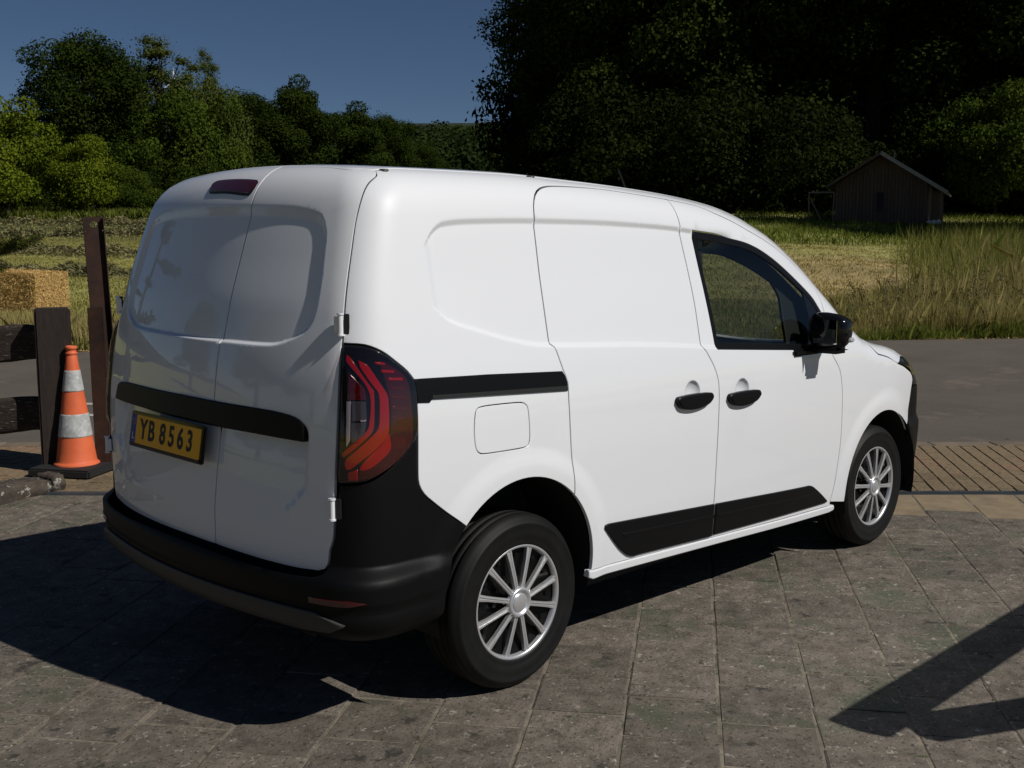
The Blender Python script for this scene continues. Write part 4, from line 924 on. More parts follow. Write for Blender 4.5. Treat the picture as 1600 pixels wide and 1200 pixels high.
# ------------------------------------------------------------------ leaves
def leaves_mesh(name, Cn, Nr, size, m, asp=.62, droop=.25, seed=0):
    r = np.random.default_rng(seed); n = len(Cn); N_ = Nr+r.normal(0, .55, (n, 3)); N_ /= np.linalg.norm(N_, axis=1)[:, None]
    t = r.normal(0, 1, (n, 3)); t[:, 2] -= droop; t -= N_*(t*N_).sum(1)[:, None]; t /= np.linalg.norm(t, axis=1)[:, None]; b = np.cross(N_, t)
    s = (size*r.uniform(.6, 1.35, n))[:, None]
    V = np.stack([Cn-t*s, Cn-b*s*asp+N_*s*.15, Cn+t*s, Cn+b*s*asp+N_*s*.15], 1).reshape(-1, 3)
    me = bpy.data.meshes.new(name); me.vertices.add(4*n); me.vertices.foreach_set('co', V.ravel().astype(np.float32)); me.loops.add(4*n); me.loops.foreach_set('vertex_index', np.arange(4*n, dtype=np.int32))
    me.polygons.add(n); me.polygons.foreach_set('loop_start', np.arange(0, 4*n, 4, dtype=np.int32)); me.materials.append(m); me.update(calc_edges=True); return me
def crown_pts(seed, n, rx, rz, cz, nb=60, br=.30, shell=.55, low=-.8, fuzz=0):
    r = np.random.default_rng(seed); B = []
    while len(B) < nb:
        d = r.normal(0, 1, 3); d /= np.linalg.norm(d)
        if d[2] < low: continue
        q = r.uniform(shell, 1)*(1+.14*math.sin(3*math.atan2(d[1], d[0])+seed)+.10*math.sin(5*d[2]*2+seed*2)); w_ = 1-.25*max(0, d[2])
        B.append((d[0]*rx*q*w_, d[1]*rx*q*w_, cz+d[2]*rz*q, br*rx*r.uniform(.55, 1.25)))
    B = np.array(B); wgt = B[:, 3]**2; k = r.choice(nb, n, p=wgt/wgt.sum()); d = r.normal(0, 1, (n, 3)); d /= np.linalg.norm(d, axis=1)[:, None]
    q = r.uniform(.45, 1.08, n)**.5
    if fuzz: q = np.abs(r.normal(0, fuzz, n))
    elif True: q = np.where(r.random(n) < .22, q*r.uniform(1, 1.35, n), q)
    P = B[k, :3]+d*(B[k, 3]*q)[:, None]*[1, 1, .72]; return P, d*.7+[0, 0, .35], B
def trunk_mesh(name, B, h, r0, seed):
    r = np.random.default_rng(seed); mb = MB(); top = Vector((r.normal(0, .2), r.normal(0, .2), h))
    pts = [Vector((0, 0, -.4)), Vector((.05, 0, h*.2)), Vector((-.08, .06, h*.45)), Vector((.1, -.05, h*.7)), top]; mb.tube(pts, [r0*1.3, r0, r0*.8, r0*.5, r0*.15], 8)
    for b in B[r.permutation(len(B))[:16]]:
        e = Vector(b[:3]); z0 = max(h*.18, min(e.z-1.0-.35*math.hypot(e.x, e.y), h*.75)); s_ = Vector((0, 0, z0)); mid = s_.lerp(e, .5)+Vector((0, 0, -.05*h)); mb.tube([s_, mid, e], [r0*.42, r0*.26, r0*.06], 6)
    return mb.mesh(name, M['bark'])
KINDS_ = {}
def kind(key, seed, n, rx, rz, cz, size, nb, r0, m, br=.30, shell=.55, low=-.8, fuzz=0):
    P, N_, B = crown_pts(seed, n, rx, rz, cz, nb, br, shell, low, fuzz); KINDS_[key] = (leaves_mesh('crown', P, N_, size, M[m], seed=seed), trunk_mesh('trunk', B, cz+rz*.6, r0, seed))
kind('oak', 1, 44000, 5.0, 6.2, 8.0, .115, 85, .38, 'leaf_dark')
kind('oak2', 2, 36000, 4.6, 5.0, 7.2, .125, 60, .34, 'leaf_mid', br=.30)
kind('forest', 3, 62000, 6.2, 10.5, 12.5, .125, 110, .40, 'leaf_forest', br=.27)
kind('forest2', 4, 58000, 5.6, 9.5, 11.5, .125, 100, .36, 'leaf_forest', br=.30)
kind('airy', 5, 22000, 3.3, 4.4, 11.0, .09, 75, .26, 'leaf_olive', br=.20, shell=.25, fuzz=.85)
kind('bush', 6, 26000, 3.0, 2.7, 2.7, .085, 48, .12, 'leaf_bright', br=.32)
kind('bush2', 7, 24000, 3.2, 2.6, 2.6, .085, 44, .12, 'leaf_mid', br=.32)
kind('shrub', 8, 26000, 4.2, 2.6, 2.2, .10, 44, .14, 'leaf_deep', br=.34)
def tree(name, label, cat, px, D, key, sc_=1.0, rz=None, group=None, m=None, sz=None, dz=0, pos=None):
    x, y, z = at(px, D) if pos is None else (*pos, float(H(*pos)))
    o = empty(name, (x, y, z+dz), rng.uniform(0, 6.28) if rz is None else rz); o.scale = (sc_, sc_, sc_ if sz is None else sz); tag(o, label, cat, group)
    c, t = KINDS_[key]; oc = obj('crown', c, o); obj('trunk', t, o)
    if m: oc.material_slots[0].link = 'OBJECT'; oc.material_slots[0].material = M[m]
    return o
G1 = 'trees behind the hay field'
tree('oak_tree', 'tall dark oak standing left, its rounded crown rising above the bright bushes', 'tree', 146, 86, 'oak', .97, .4, G1, sz=.98)
tree('oak_tree', 'dark round tree filling the gap behind the tall left oak', 'tree', 185, 93, 'oak', .86, 2.0, G1)
tree('ash_tree', 'airy pale green tree with an open crown beside the wind turbine blades', 'tree', 262, 92, 'airy', 1.22, 1.0, G1, sz=.87)
tree('willow_bush', 'big bright green bush at the left edge of the field', 'bush', 20, 74, 'bush', 1.22, .3, 'bushes along the hay field', sz=1.38)
tree('willow_bush', 'bright green bush cut by the left picture edge', 'bush', -70, 70, 'bush', 1.25, 2.3, 'bushes along the hay field')
tree('willow_bush', 'rounded green bush in front of the tall dark oak', 'bush', 148, 76, 'bush', .80, 1.3, 'bushes along the hay field', sz=.95)
tree('willow_bush', 'low green bush right of the rounded bush by the oak', 'bush', 212, 78, 'bush2', .62, 3.3, 'bushes along the hay field', sz=.66)
tree('hazel_bush', 'broad mid green bush rising left of the van roof', 'bush', 300, 86, 'bush2', 1.30, .8, 'bushes along the hay field', sz=1.72)
tree('hazel_bush', 'olive green bush just above the rear corner of the van', 'bush', 345, 90, 'bush2', 1.0, 1.9, 'bushes along the hay field', m='leaf_olive', sz=1.9)
tree('poplar_tree', 'slim pale topped tree above the broad mid green bush', 'tree', 338, 96, 'airy', .52, 2.2, G1, sz=.82)
tree('maple_tree', 'dense dark green tree behind the van roof, flat topped', 'tree', 395, 98, 'oak', .92, 3.0, G1, sz=.72)
tree('maple_tree', 'dark tree with a pointed crown, tallest right of the bushes', 'tree', 468, 100, 'oak2', .82, 1.1, G1, m='leaf_dark', sz=.90)
tree('maple_tree', 'green tree low on the skyline, where the row starts to fall away', 'tree', 545, 112, 'oak2', .92, .2, G1, m='leaf_dark', sz=.76)
tree('maple_tree', 'small dark tree at the right end of the falling tree row', 'tree', 605, 122, 'oak', .74, 2.6, G1, sz=.70)
tree('maple_tree', 'dark tree between the flat topped tree and the pointed tree', 'tree', 430, 108, 'oak', .9, 5.0, G1, sz=.71)
tree('maple_tree', 'low dark tree just above the van roof, left of the wooded hill', 'tree', 660, 135, 'oak', .66, 1.6, G1, sz=.56)
for i, px in enumerate([-60, 10, 75, 130, 190, 250, 310]):
    tree('field_shrub', ['low bush cut by the left picture edge, behind the bright bush', 'low dark bush behind the big bright bush', 'low dark bush in the gap left of the rounded bush', 'low dark bush under the tall oak', 'low dark bush right of the rounded bush', 'low dark bush above the steel post', 'low dark bush close to the van roof corner'][i], 'bush', px, 84, 'shrub', .75, i*1.9, 'low bushes under the field trees', m='leaf_dark', sz=.8)
G2 = 'tall trees of the dark wood'
FT = [(925, 64, 'forest', .90, 'tall tree at the left edge of the dark wood, its leaves against the sky'), (915, 80, 'forest2', .98, 'dark tree second from the left edge of the wood, set back'), (1010, 68, 'forest2', 1.15, 'big dark tree above the middle of the van roof'),
      (1085, 62, 'forest', 1.05, 'dark wood tree above the front of the van roof'), (1130, 74, 'forest', 1.2, 'dark wood tree set back above the windscreen'), (1185, 63, 'forest2', 1.12, 'dark wood tree left of the hut'),
      (1275, 70, 'forest', 1.15, 'dark wood tree standing behind the left wall of the hut'), (1350, 62, 'forest2', 1.15, 'dark wood tree directly behind the hut roof ridge'), (1440, 68, 'forest', 1.15, 'dark wood tree behind the right eave of the hut'),
      (1520, 62, 'forest2', 1.15, 'dark wood tree behind the bright green young tree'), (1610, 66, 'forest', 1.15, 'dark wood tree at the right picture edge'), (1700, 60, 'forest2', 1.1, 'dark wood tree just past the right picture edge'),
      (868, 92, 'forest', .62, 'lower dark tree filling the wood edge behind its first tree'), (1015, 88, 'forest2', 1.3, 'rear rank wood tree behind the big dark tree'), (1230, 88, 'forest', 1.3, 'rear rank wood tree between hut and windscreen'), (1400, 86, 'forest', 1.3, 'rear rank wood tree behind the hut'), (1560, 86, 'forest2', 1.3, 'rear rank wood tree near the right picture edge')]
for i, (px, D, k_, s_, lb) in enumerate(FT): tree('forest_tree', lb, 'tree', px, D, k_, s_, i*1.37+.3, G2)
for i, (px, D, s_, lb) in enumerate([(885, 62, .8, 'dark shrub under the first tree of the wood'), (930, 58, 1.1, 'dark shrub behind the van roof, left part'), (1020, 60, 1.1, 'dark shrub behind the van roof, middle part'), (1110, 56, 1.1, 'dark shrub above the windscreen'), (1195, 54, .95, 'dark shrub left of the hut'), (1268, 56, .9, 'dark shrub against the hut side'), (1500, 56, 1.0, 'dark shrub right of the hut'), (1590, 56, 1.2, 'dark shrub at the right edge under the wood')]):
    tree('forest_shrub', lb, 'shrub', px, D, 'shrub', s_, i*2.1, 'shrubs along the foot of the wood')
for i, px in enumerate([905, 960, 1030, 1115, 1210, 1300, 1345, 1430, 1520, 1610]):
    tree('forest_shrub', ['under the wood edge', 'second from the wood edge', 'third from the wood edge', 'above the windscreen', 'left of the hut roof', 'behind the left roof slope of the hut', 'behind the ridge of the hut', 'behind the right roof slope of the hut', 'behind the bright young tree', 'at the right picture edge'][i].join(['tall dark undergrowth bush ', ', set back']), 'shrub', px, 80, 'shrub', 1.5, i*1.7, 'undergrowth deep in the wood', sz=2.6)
tree('young_tree', 'bright green young tree right of the hut, lit against the dark wood', 'tree', 1545, 52, 'bush', .86, 1.0, None, m='leaf_mid', sz=1.0, dz=.3)
for i, ((x, y), s_, k_) in enumerate([((43.2, 6.2), .80, 'forest'), ((38.6, 8.0), .50, 'forest2'), ((60.0, 6.0), 1.0, 'forest2'), ((66.0, 16.0), 1.1, 'forest')]):
    tree('forest_tree', ['tree outside the picture whose shade falls on the hut', 'smaller tree outside the picture nearest the meadow', 'tall tree outside the picture right of the bright young tree', 'tree outside the picture at the far right of the wood'][i], 'tree', 0, 0, k_, s_, i, 'trees to the right of the picture', pos=(x, y))
for i, (x, y, s_) in enumerate([(-34, 30, .8), (-40, 14, .9), (-28, 46, .75), (-46, -8, 1.0), (-36, -30, .9), (-52, 30, 1.0)]):
    o_ = tree('oak_tree', ['oak behind the camera mirrored in the rear doors', 'broad oak behind the camera, left of centre', 'oak far to the left behind the camera', 'oak behind the camera', 'oak to the right behind the camera', 'rear oak behind the camera'][i], 'tree', 0, 0, 'oak', s_*1.2, i*1.1, 'trees behind the camera', pos=(x, y)); o_.location.z = 0
# wooded hill far behind
r = np.random.default_rng(11); Pn = []; Nn = []
for i in range(420):
    px = r.uniform(560, 830); D = r.uniform(150, 330); x, y, z = at(px, D); rad = r.uniform(3, 5.2); n = 380
    d = r.normal(0, 1, (n, 3)); d[:, 2] = np.abs(d[:, 2]); d /= np.linalg.norm(d, axis=1)[:, None]; Pn.append(np.array([x, y, z+rad*.8])+d*rad*r.uniform(.8, 1.05, (n, 1))); Nn.append(d)
hw = obj('hillside_wood', leaves_mesh('hillside_wood', np.concatenate(Pn), np.concatenate(Nn), .42, M['leaf_hill'], seed=3)); tag(hw, kind='stuff')
# ------------------------------------------------------------------ grasses
def grass(name, n, sampler, h, wd, m, lean=.35, seed=0):
    r = np.random.default_rng(seed); x, y = sampler(r, n); z = H(x, y); n = len(x); hh = h(r, n, x, y); a = r.uniform(0, 2*PI, n); l = r.normal(0, lean, n)*hh; ca, sa = np.cos(a), np.sin(a); w_ = wd*r.uniform(.6, 1.5, n)
    b = r.uniform(0, PI, n); wx, wy = np.cos(b)*w_, np.sin(b)*w_
    V = np.stack([np.stack([x-wx, y-wy, z-.02], 1), np.stack([x+wx, y+wy, z-.02], 1), np.stack([x+ca*l*.35+wx*.7, y+sa*l*.35+wy*.7, z+hh*.6], 1), np.stack([x+ca*l, y+sa*l, z+hh], 1), np.stack([x+ca*l*.35-wx*.7, y+sa*l*.35-wy*.7, z+hh*.6], 1)], 1).reshape(-1, 3)
    me = bpy.data.meshes.new(name); me.vertices.add(5*n); me.vertices.foreach_set('co', V.ravel().astype(np.float32)); me.loops.add(5*n); me.loops.foreach_set('vertex_index', np.arange(5*n, dtype=np.int32)); me.polygons.add(n); me.polygons.foreach_set('loop_start', np.arange(0, 5*n, 5, dtype=np.int32)); me.materials.append(m); me.update(calc_edges=True)
    return tag(obj(name, me), kind='stuff')
def vmul(x, y):
    d_, a_ = da(x, y); s_ = -(a_-AC)/(d_-DC); return np.clip((s_-.22)/.19, .22, .95)
def by_view(s0, s1, q0, q1, dens_f=None):
    """sample between view columns (1600 px wide) s0..s1 and distances beyond the road edge q0..q1"""
    def f(r, n):
        px = r.uniform(s0, s1, n); q = q0+(q1-q0)*r.uniform(0, 1, n)**1.3; s_ = -(px-800)/FPX; d = 13.+q
        for _ in range(4): a_ = AC+s_*(d-DC); d = edge_d(a_)+q
        x, y = xy(d, a_)
        if dens_f is not None: k = r.uniform(0, 1, n) < dens_f(x, y, px, q); x, y = x[k], y[k]
        return x, y
    return f
hr = lambda lo, hi: (lambda r, n, x, y: r.uniform(lo, hi, n)*(.75+.5*np.clip(nz(x, y, 1.3, 1)+.5, 0, 1)))
patchy = lambda x, y, px, q: np.clip(.55+.7*nz(x, y, 1.1, 2), .12, 1)
grass('verge_grass', 64000, by_view(1050, 1680, .0, 4.5, patchy), lambda r, n, x, y: vmul(x, y)*r.uniform(.15, .75, n)*(.6+.7*np.clip(nz(x, y, 1.3, 1)+.5, 0, 1)), .0032, M['grass_dry'], .42, 1)
grass('verge_undergrowth', 42000, by_view(1050, 1680, -.22, 4.5), lambda r, n, x, y: vmul(x, y)*r.uniform(.08, .42, n)*(.6+.7*np.clip(nz(x, y, 1.6, 4)+.5, 0, 1)), .0045, M['grass_green'], .6, 2)
grass('meadow_grass', 34000, by_view(1400, 1700, 4, 16, lambda x, y, px, q: np.clip((px-1385-(14-q)*5+40*nz(x, y, .8, 3))/190, 0, 1)**1.3), lambda r, n, x, y: r.uniform(.25, .85, n)*(.6+.7*np.clip(nz(x, y, .9, 5)+.5, 0, 1)), .006, M['grass_green'], .45, 3)
grass('meadow_tall_grass', 9000, by_view(1400, 1700, 2, 14, lambda x, y, px, q: np.clip((px-1410+50*nz(x, y, .7, 6))/150, 0, 1)), lambda r, n, x, y: r.uniform(.5, 1.05, n), .0035, M['grass_dry'], .38, 4)
grass('far_meadow_grass', 30000, by_view(1150, 1700, 17, 40, lambda x, y, px, q: np.clip((q-16.5)/2, 0, 1)), lambda r, n, x, y: r.uniform(.06, .26, n), .012, M['grass_green'], .55, 5)
grass('stubble', 34000, by_view(1050, 1480, .6, 18), lambda r, n, x, y: r.uniform(.015, .07, n), .008, M['grass_dry'], .6, 6)
grass('field_edge_grass', 16000, by_view(-40, 260, -.1, 2.6, patchy), lambda r, n, x, y: r.uniform(.12, .55, n), .006, M['grass_dry'], .35, 7)
grass('field_edge_green', 9000, by_view(-40, 260, -.1, 2.2), lambda r, n, x, y: r.uniform(.06, .25, n), .007, M['grass_green'], .4, 8)
grass('hay_stubble', 44000, by_view(-60, 280, 2, 45), lambda r, n, x, y: r.uniform(.02, .09, n), .014, M['hay_grass'], .7, 9)
grass('hay_regrowth', 40000, by_view(-60, 280, 2, 60), lambda r, n, x, y: r.uniform(.02, .08, n), .016, M['hay_grass'], .7, 10)
grass('field_far_rim', 18000, by_view(-60, 300, 60, 76), lambda r, n, x, y: r.uniform(.25, .75, n), .03, M['grass_green'], .6, 12)
# brown seed heads and white umbels in the verge
r = np.random.default_rng(21); st = MB(); hd_ = MB(); um = MB(); xs, ys = by_view(1330, 1640, .4, 4.5)(r, 170)
for i, (x, y) in enumerate(zip(xs, ys)):
    z = float(H(x, y)); h = r.uniform(.5, 1.0)*float(vmul(x, y)); lx, ly = r.normal(0, .08, 2); p1 = (x+lx, y+ly, z+h); st.tube([(x, y, z), (x+lx*.3, y+ly*.3, z+h*.6), p1], [.005, .004, .002], 3, caps=False)
    for k in range(14 if i % 6 else 8):
        q = r.uniform(.5, 1); b_ = r.normal(0, .022+.035*(q < .8), 3); c_ = Vector((x+lx*q+b_[0], y+ly*q+b_[1], z+h*q)); s_ = r.uniform(.006, .014)
        (hd_ if i % 6 else um).add([c_+Vector((s_, 0, 0)), c_+Vector((-s_*.5, s_, 0)), c_+Vector((-s_*.5, -s_, 0)), c_+Vector((0, 0, s_*2.2))], [(0, 1, 3), (1, 2, 3), (2, 0, 3), (0, 2, 1)])
tag(st.build('weed_stems', M['hay']), kind='stuff'); tag(hd_.build('weed_seed_heads', M['weedhead']), kind='stuff'); tag(um.build('weed_umbels', M['umbel']), kind='stuff')
# windrows of cut hay
for i, (d_, lb) in enumerate([(30.5, 'nearest row of cut hay, behind the straw bale'), (38.0, 'second row of cut hay from the straw bale'), (50.5, 'third row of cut hay, just below the post top'), (63, 'fourth row of cut hay, thin and pale'), (74, 'farthest thin row of cut hay under the bushes')]):
    r = np.random.default_rng(30+i); n = 11000; a_ = r.uniform(.11*d_, 3+.46*d_, n); w_ = r.normal(0, .55, n); dd = d_+w_+.5*np.sin(a_*.35+i)+.04*a_; x, y = xy(dd, a_); hh = .33*np.exp(-(w_/.8)**2)*(1+.35*np.sin(a_*2.1+i)+.3*np.sin(a_*5.3)); z = H(x, y)+hh*r.uniform(.3, 1, n)
    me = leaves_mesh('hay_windrow', np.stack([x, y, z], 1), np.tile([0, 0, 1.], (n, 1)), .095 if d_ < 45 else .14, M['hay'], asp=.3, droop=0, seed=i)
    tag(obj('hay_windrow', me), lb, 'hay row', 'rows of cut hay on the field')
# ------------------------------------------------------------------ straw bale
bx, by, bz = at(14, 25.6); bale = empty('straw_bale', (bx, by, bz), math.atan2(fw[1], fw[0])+PI/2-.26); tag(bale, 'big rectangular straw bale standing at the left edge of the mown field', 'straw bale')
bm = bmesh.new(); bmesh.ops.create_cube(bm, size=1); bmesh.ops.subdivide_edges(bm, edges=list(bm.edges), cuts=18, use_grid_fill=True)
for v in bm.verts:
    p = Vector((v.co.x*2.35, v.co.y*1.15, v.co.z*.93)); q = [abs(v.co.x)*2, abs(v.co.y)*2, abs(v.co.z)*2]; 
    k = sum(1 for t in q if t > .93); p *= (1-.012*max(0, k-1)); p += Vector(rng.normal(0, .010, 3)); p.x += .01*math.sin(v.co.x*60); p.z += .465+.03*v.co.x*2; v.co = p
me = bpy.data.meshes.new('bale_body'); bm.to_mesh(me); bm.free(); me.materials.append(M['straw']); obj('bale_body', me, bale)
n = 17000; r = np.random.default_rng(5); f = r.integers(0, 3, n); P = r.uniform(-.5, .5, (n, 3)); N_ = np.zeros((n, 3))
for i in range(n):
    if f[i] == 0: P[i, 1] = .5 if r.random() < .5 else -.5; N_[i, 1] = np.sign(P[i, 1])
    elif f[i] == 1: P[i, 0] = .5 if r.random() < .6 else -.5; N_[i, 0] = np.sign(P[i, 0])
    else: P[i, 2] = .5; N_[i, 2] = 1
P = P*[2.37, 1.17, .94]; P[:, 2] += .465+.03*P[:, 0]/1.18; P += N_*r.uniform(0, .02, (n, 1)); o_ = obj('loose_straw', leaves_mesh('loose_straw', P, N_*1.2, .060, M['straw_b'], asp=.10, droop=.4, seed=6), bale); o_['kind'] = 'stuff'
for z_ in (.22, .52, .80): 
    m_ = MB(); zz = lambda x: z_+.03*x/1.18; m_.tube([(-1.185, -.59, zz(-1.18)), (1.185, -.59, zz(1.18)), (1.19, .59, zz(1.18)), (-1.19, .59, zz(-1.18)), (-1.185, -.59, zz(-1.18))], .005, 4, caps=False); m_.build('baling_twine', M['straw'], bale)
# ------------------------------------------------------------------ fence at the left: post, two half-round rails, two steel posts
FA = math.atan2(NA[1], NA[0])          # direction of the rails
fence = empty('timber_fence', (.435, 4.185, 0), FA); tag(fence, 'dark timber fence with a square post and two split log rails', 'fence')
m_ = MB(); R_ = Matrix.Rotation(math.radians(24), 3, 'Z') @ Matrix.Rotation(math.radians(-1), 3, 'X'); m_.box((0.02, 0, .56), (.235, .19, 1.20), R=R_, bev=.012); m_.build('post', M['wood'], fence)
r = np.random.default_rng(9)
for z_, rad, x0 in ((.915, .128, .10), (.405, .128, .08)):
    m_ = MB(); n = 14; L_ = 26; V = []
    for i in range(L_+1):
        x = x0+2.9*i/L_; dz = -.012*math.sin(i*.5)+.02*(i/L_)*0+.010*math.sin(i*1.3); k_ = rad*(1-.10*math.exp(-i*.6)+.05*math.sin(i*.7))
        for j in range(n):
            t = 2*PI*j/n; yy = -math.cos(t)*k_*.75; zz = math.sin(t)*k_
            if yy > .03: yy = .03
            V.append((x, yy+r.normal(0, .003)-.02, z_+dz+zz+r.normal(0, .003)-.012*(i/L_)))
    m_.add(V, [(i*n+j, (i+1)*n+j, (i+1)*n+(j+1) % n, i*n+(j+1) % n) for i in range(L_) for j in range(n)], True); m_.add(V[:n], [tuple(range(n))]); m_.build('rail', M['log'], fence)
m_ = MB(); m_.box((2.6, .06, .55), (.2, .2, 1.2), bev=.01); m_.build('post', M['wood'], fence)
def ibeam(name, label, px, D, h, wd, lean, rz, hole, sx):
    x, y, _ = at(px, D); e = empty(name, (x, y, 0), rz); e.rotation_euler = (0, lean, rz); tag(e, label, 'post')
    # web with a round hole near the top, then two flanges
    c = (0, h-.055); rr = .025; W_ = wd/2-.006; z0, z1 = c[1]-.05, h; ring = [(rr*math.cos(t), c[1]+rr*math.sin(t)) for t in np.linspace(0, 2*PI, 25)[:-1]]
    V = []; Fs = []
    for s_ in (-.004, .004):
        b = len(V)
        if hole:
            out = []
            for t in np.linspace(0, 2*PI, 25)[:-1]:
                ct, st_ = math.cos(t), math.sin(t); k = min(W_/max(abs(ct), 1e-6), (.049 if st_ < 0 else .054)/max(abs(st_), 1e-6)); out.append((ct*k, c[1]+st_*k))
            V += [(p[0], s_, p[1]) for p in ring]+[(p[0], s_, p[1]) for p in out]; Fs += [(b+i, b+(i+1) % 24, b+24+(i+1) % 24, b+24+i) for i in range(24)]
        b = len(V); zt = c[1]-.049 if hole else h; V += [(-W_, s_, 0), (W_, s_, 0), (W_, s_, zt), (-W_, s_, zt)]; Fs += [(b, b+1, b+2, b+3)]
    m_ = MB(); m_.add(V, Fs); m_.build('web', M['rust'], e)
    for s_ in (-1, 1): m_ = MB(); m_.box((s_*(wd/2-.003), 0, h/2), (.008, sx, h), bev=.002); m_.build('flange', M['rust'], e)
    m_ = MB(); m_.box((0, 0, .004), (wd*1.7, sx*2, .008)); m_.build('foot_plate', M['rust'], e)
    return e
VA = math.atan2(rt[1], rt[0])
ibeam('steel_post', 'tall rusty steel post with a round hole at its top beside the van', 167, 7.92, 1.80, .140, math.radians(-2.0), VA+.35, True, .085)
e = ibeam('steel_post', 'shorter rusty steel upright standing in front of the tall holed post', 152, 7.79, 1.165, .105, math.radians(-.4), VA+.1, False, .05)
m_ = MB(); m_.box((0, -.02, .58), (.098, .008, 1.16), bev=.002); m_.build('face_plate', M['rust'], e)
# rough stone edging at the foot of the fence
r = np.random.default_rng(4); start = np.array([-1.95, 3.02]); p1 = np.array([.17, 3.63]); dr = p1-start; tot = math.hypot(*dr); dr /= tot; pr = np.array([-dr[1], dr[0]]); q0 = 0.; kbs = []
while q0 < tot-.05:
    ln_ = min(r.uniform(.42, .60), tot-q0); bm = bmesh.new(); bmesh.ops.create_cube(bm, size=1); bmesh.ops.subdivide_edges(bm, edges=list(bm.edges), cuts=7, use_grid_fill=True)
    ph = r.uniform(0, 9)
    for v in bm.verts:
        x, y, z = v.co; k_ = max(abs(y), abs(z))*2; e_ = (abs(x)*2)**8*.04
        rr_ = math.hypot(y, z); cc = .5/max(rr_, .5)
        y2, z2 = y*(.45+.55*cc), z*(.45+.55*cc)
        q = q0+(x+.5)*(ln_-.008); X_ = start+dr*q+pr*(y2*(.20-e_)+.006*math.sin(q*13+z*9+ph))
        zz = .035+z2*(.135-e_)+.009*math.sin(q*9+ph)*(z > 0)+.006*math.sin(q*31+y*20+ph)+float(r.normal(0, .0015)); v.co = Vector((X_[0], X_[1], zz))
    me = bpy.data.meshes.new('edging_stone'); bm.to_mesh(me); bm.free(); me.materials.append(M['rough_stone']); me.polygons.foreach_set('use_smooth', [True]*len(me.polygons)); kbs.append(me); q0 += ln_
edg = empty('stone_edging', (*start, 0)); tag(edg, 'low rough lichen spotted stone edging along the paving under the fence', 'edging')
for me in kbs:
    o_ = obj('edging_stone', me, edg); o_.location = (-start[0], -start[1], 0)
# ------------------------------------------------------------------ traffic cone
cx, cy, _ = at(108, 7.72); cone = empty('traffic_cone', (cx, cy, 0), .6); tag(cone, 'orange traffic cone with two scuffed white bands and black base', 'traffic cone')
HB = .062; m_ = MB(); m_.box((0, 0, HB/2), (.47, .47, HB), bev=.012); m_.build('base', M['rubber'], cone)
rc = lambda z: .140-(.140-.033)*(z/.80)
def cpart(nm, z0, z1, m, ex=0):
    m_ = MB(); pr_ = [(rc(z0)+ex-.004, z0), (rc(z0)+ex, z0+.002)]+[(rc(z)+ex, z) for z in np.linspace(z0+.01, z1-.01, 4)]+[(rc(z1)+ex, z1-.002), (rc(z1)+ex-.004, z1)]; m_.lathe(pr_, 40, 'z', c=(0, 0, HB)); return m_.build(nm, m, cone)
m_ = MB(); m_.lathe([(.156, .0), (.156, .010), (.147, .016), (.140, .02)]+[(rc(z), z) for z in np.linspace(.03, .77, 12)]+[(.0345, .775), (.041, .780), (.041, .792), (.034, .797), (.034, .812), (.040, .816), (.040, .832), (.033, .838), (.026, .838), (.026, .80)], 44, 'z', c=(0, 0, HB)); m_.build('cone_body', M['orange'], cone)
cpart('reflective_band', .200, .362, M['reflective'], .003); cpart('reflective_band', .520, .668, M['reflective'], .003)
# ------------------------------------------------------------------ spruce at the left edge: one bough reaches into view
sx_, sy_, _ = at(-270, 6.2); sp = empty('spruce_tree', (sx_, sy_, 0)); tag(sp, 'spruce tree just outside the picture with one bough reaching in at the left edge', 'spruce')
m_ = MB(); m_.tube([(0, 0, 0), (.01, 0, 1.2), (0, .02, 2.6)], [.07, .055, .012], 8); m_.build('trunk', M['bark'], sp)
r = np.random.default_rng(8); Pn = []; Nn = []; tw = MB()
def bough(p0, dirv, L_, depth=0):
    n = 9; pts = []
    for i in range(n+1): t = i/n; pts.append(Vector(p0)+Vector(dirv)*L_*t+Vector((0, 0, .10*L_*t*t-.05*L_*t)))
    tw.tube(pts, [max(.0035, .012*(1-depth*.4)*(1-i/n)) for i in range(n+1)], 5, caps=False)
    for i in range(int(L_*1100)):
        t = r.uniform(.05, 1)*n; k = min(int(t), n-1); c_ = pts[k].lerp(pts[k+1], t-k); d_ = r.normal(0, 1, 3); dv_ = np.array(dirv); d_ -= dv_*(d_@dv_)*.5; d_ /= np.linalg.norm(d_); Pn.append(np.array(c_)+d_*.010); Nn.append(np.concatenate([d_+dv_*.7]))
    if depth < 2:
        for i in range(2, n+1):
            for s_ in (-1, 1):
                if r.random() < .85:
                    dv_ = Vector(dirv); side = dv_.cross(Vector((0, 0, 1))).normalized(); bough(pts[i], (dv_*.75+side*s_*.62+Vector((0, 0, r.normal(0, .10)))).normalized(), L_*(.34-.016*i)*(1 if depth == 0 else .8), depth+1)
rt_v = Vector((rt[0], rt[1], 0))
bough((0, 0, 1.30), (rt_v+Vector((0, 0, .24))).normalized(), 1.03); bough((0, 0, 1.28), (rt_v+Vector((-.10, .05, .17))).normalized(), .93)
for z_, a_ in ((1.7, 1.2), (1.9, 2.5), (1.3, 3.4), (2.1, 4.4), (1.1, 4.0), (2.2, 5.6), (1.5, 5.1)): bough((0, 0, z_), (math.cos(a_+VA), math.sin(a_+VA), .12), .55)
tw.build('boughs', M['bark'], sp); Pn = np.array(Pn); Nn = np.array(Nn); Nn /= np.linalg.norm(Nn, axis=1)[:, None]
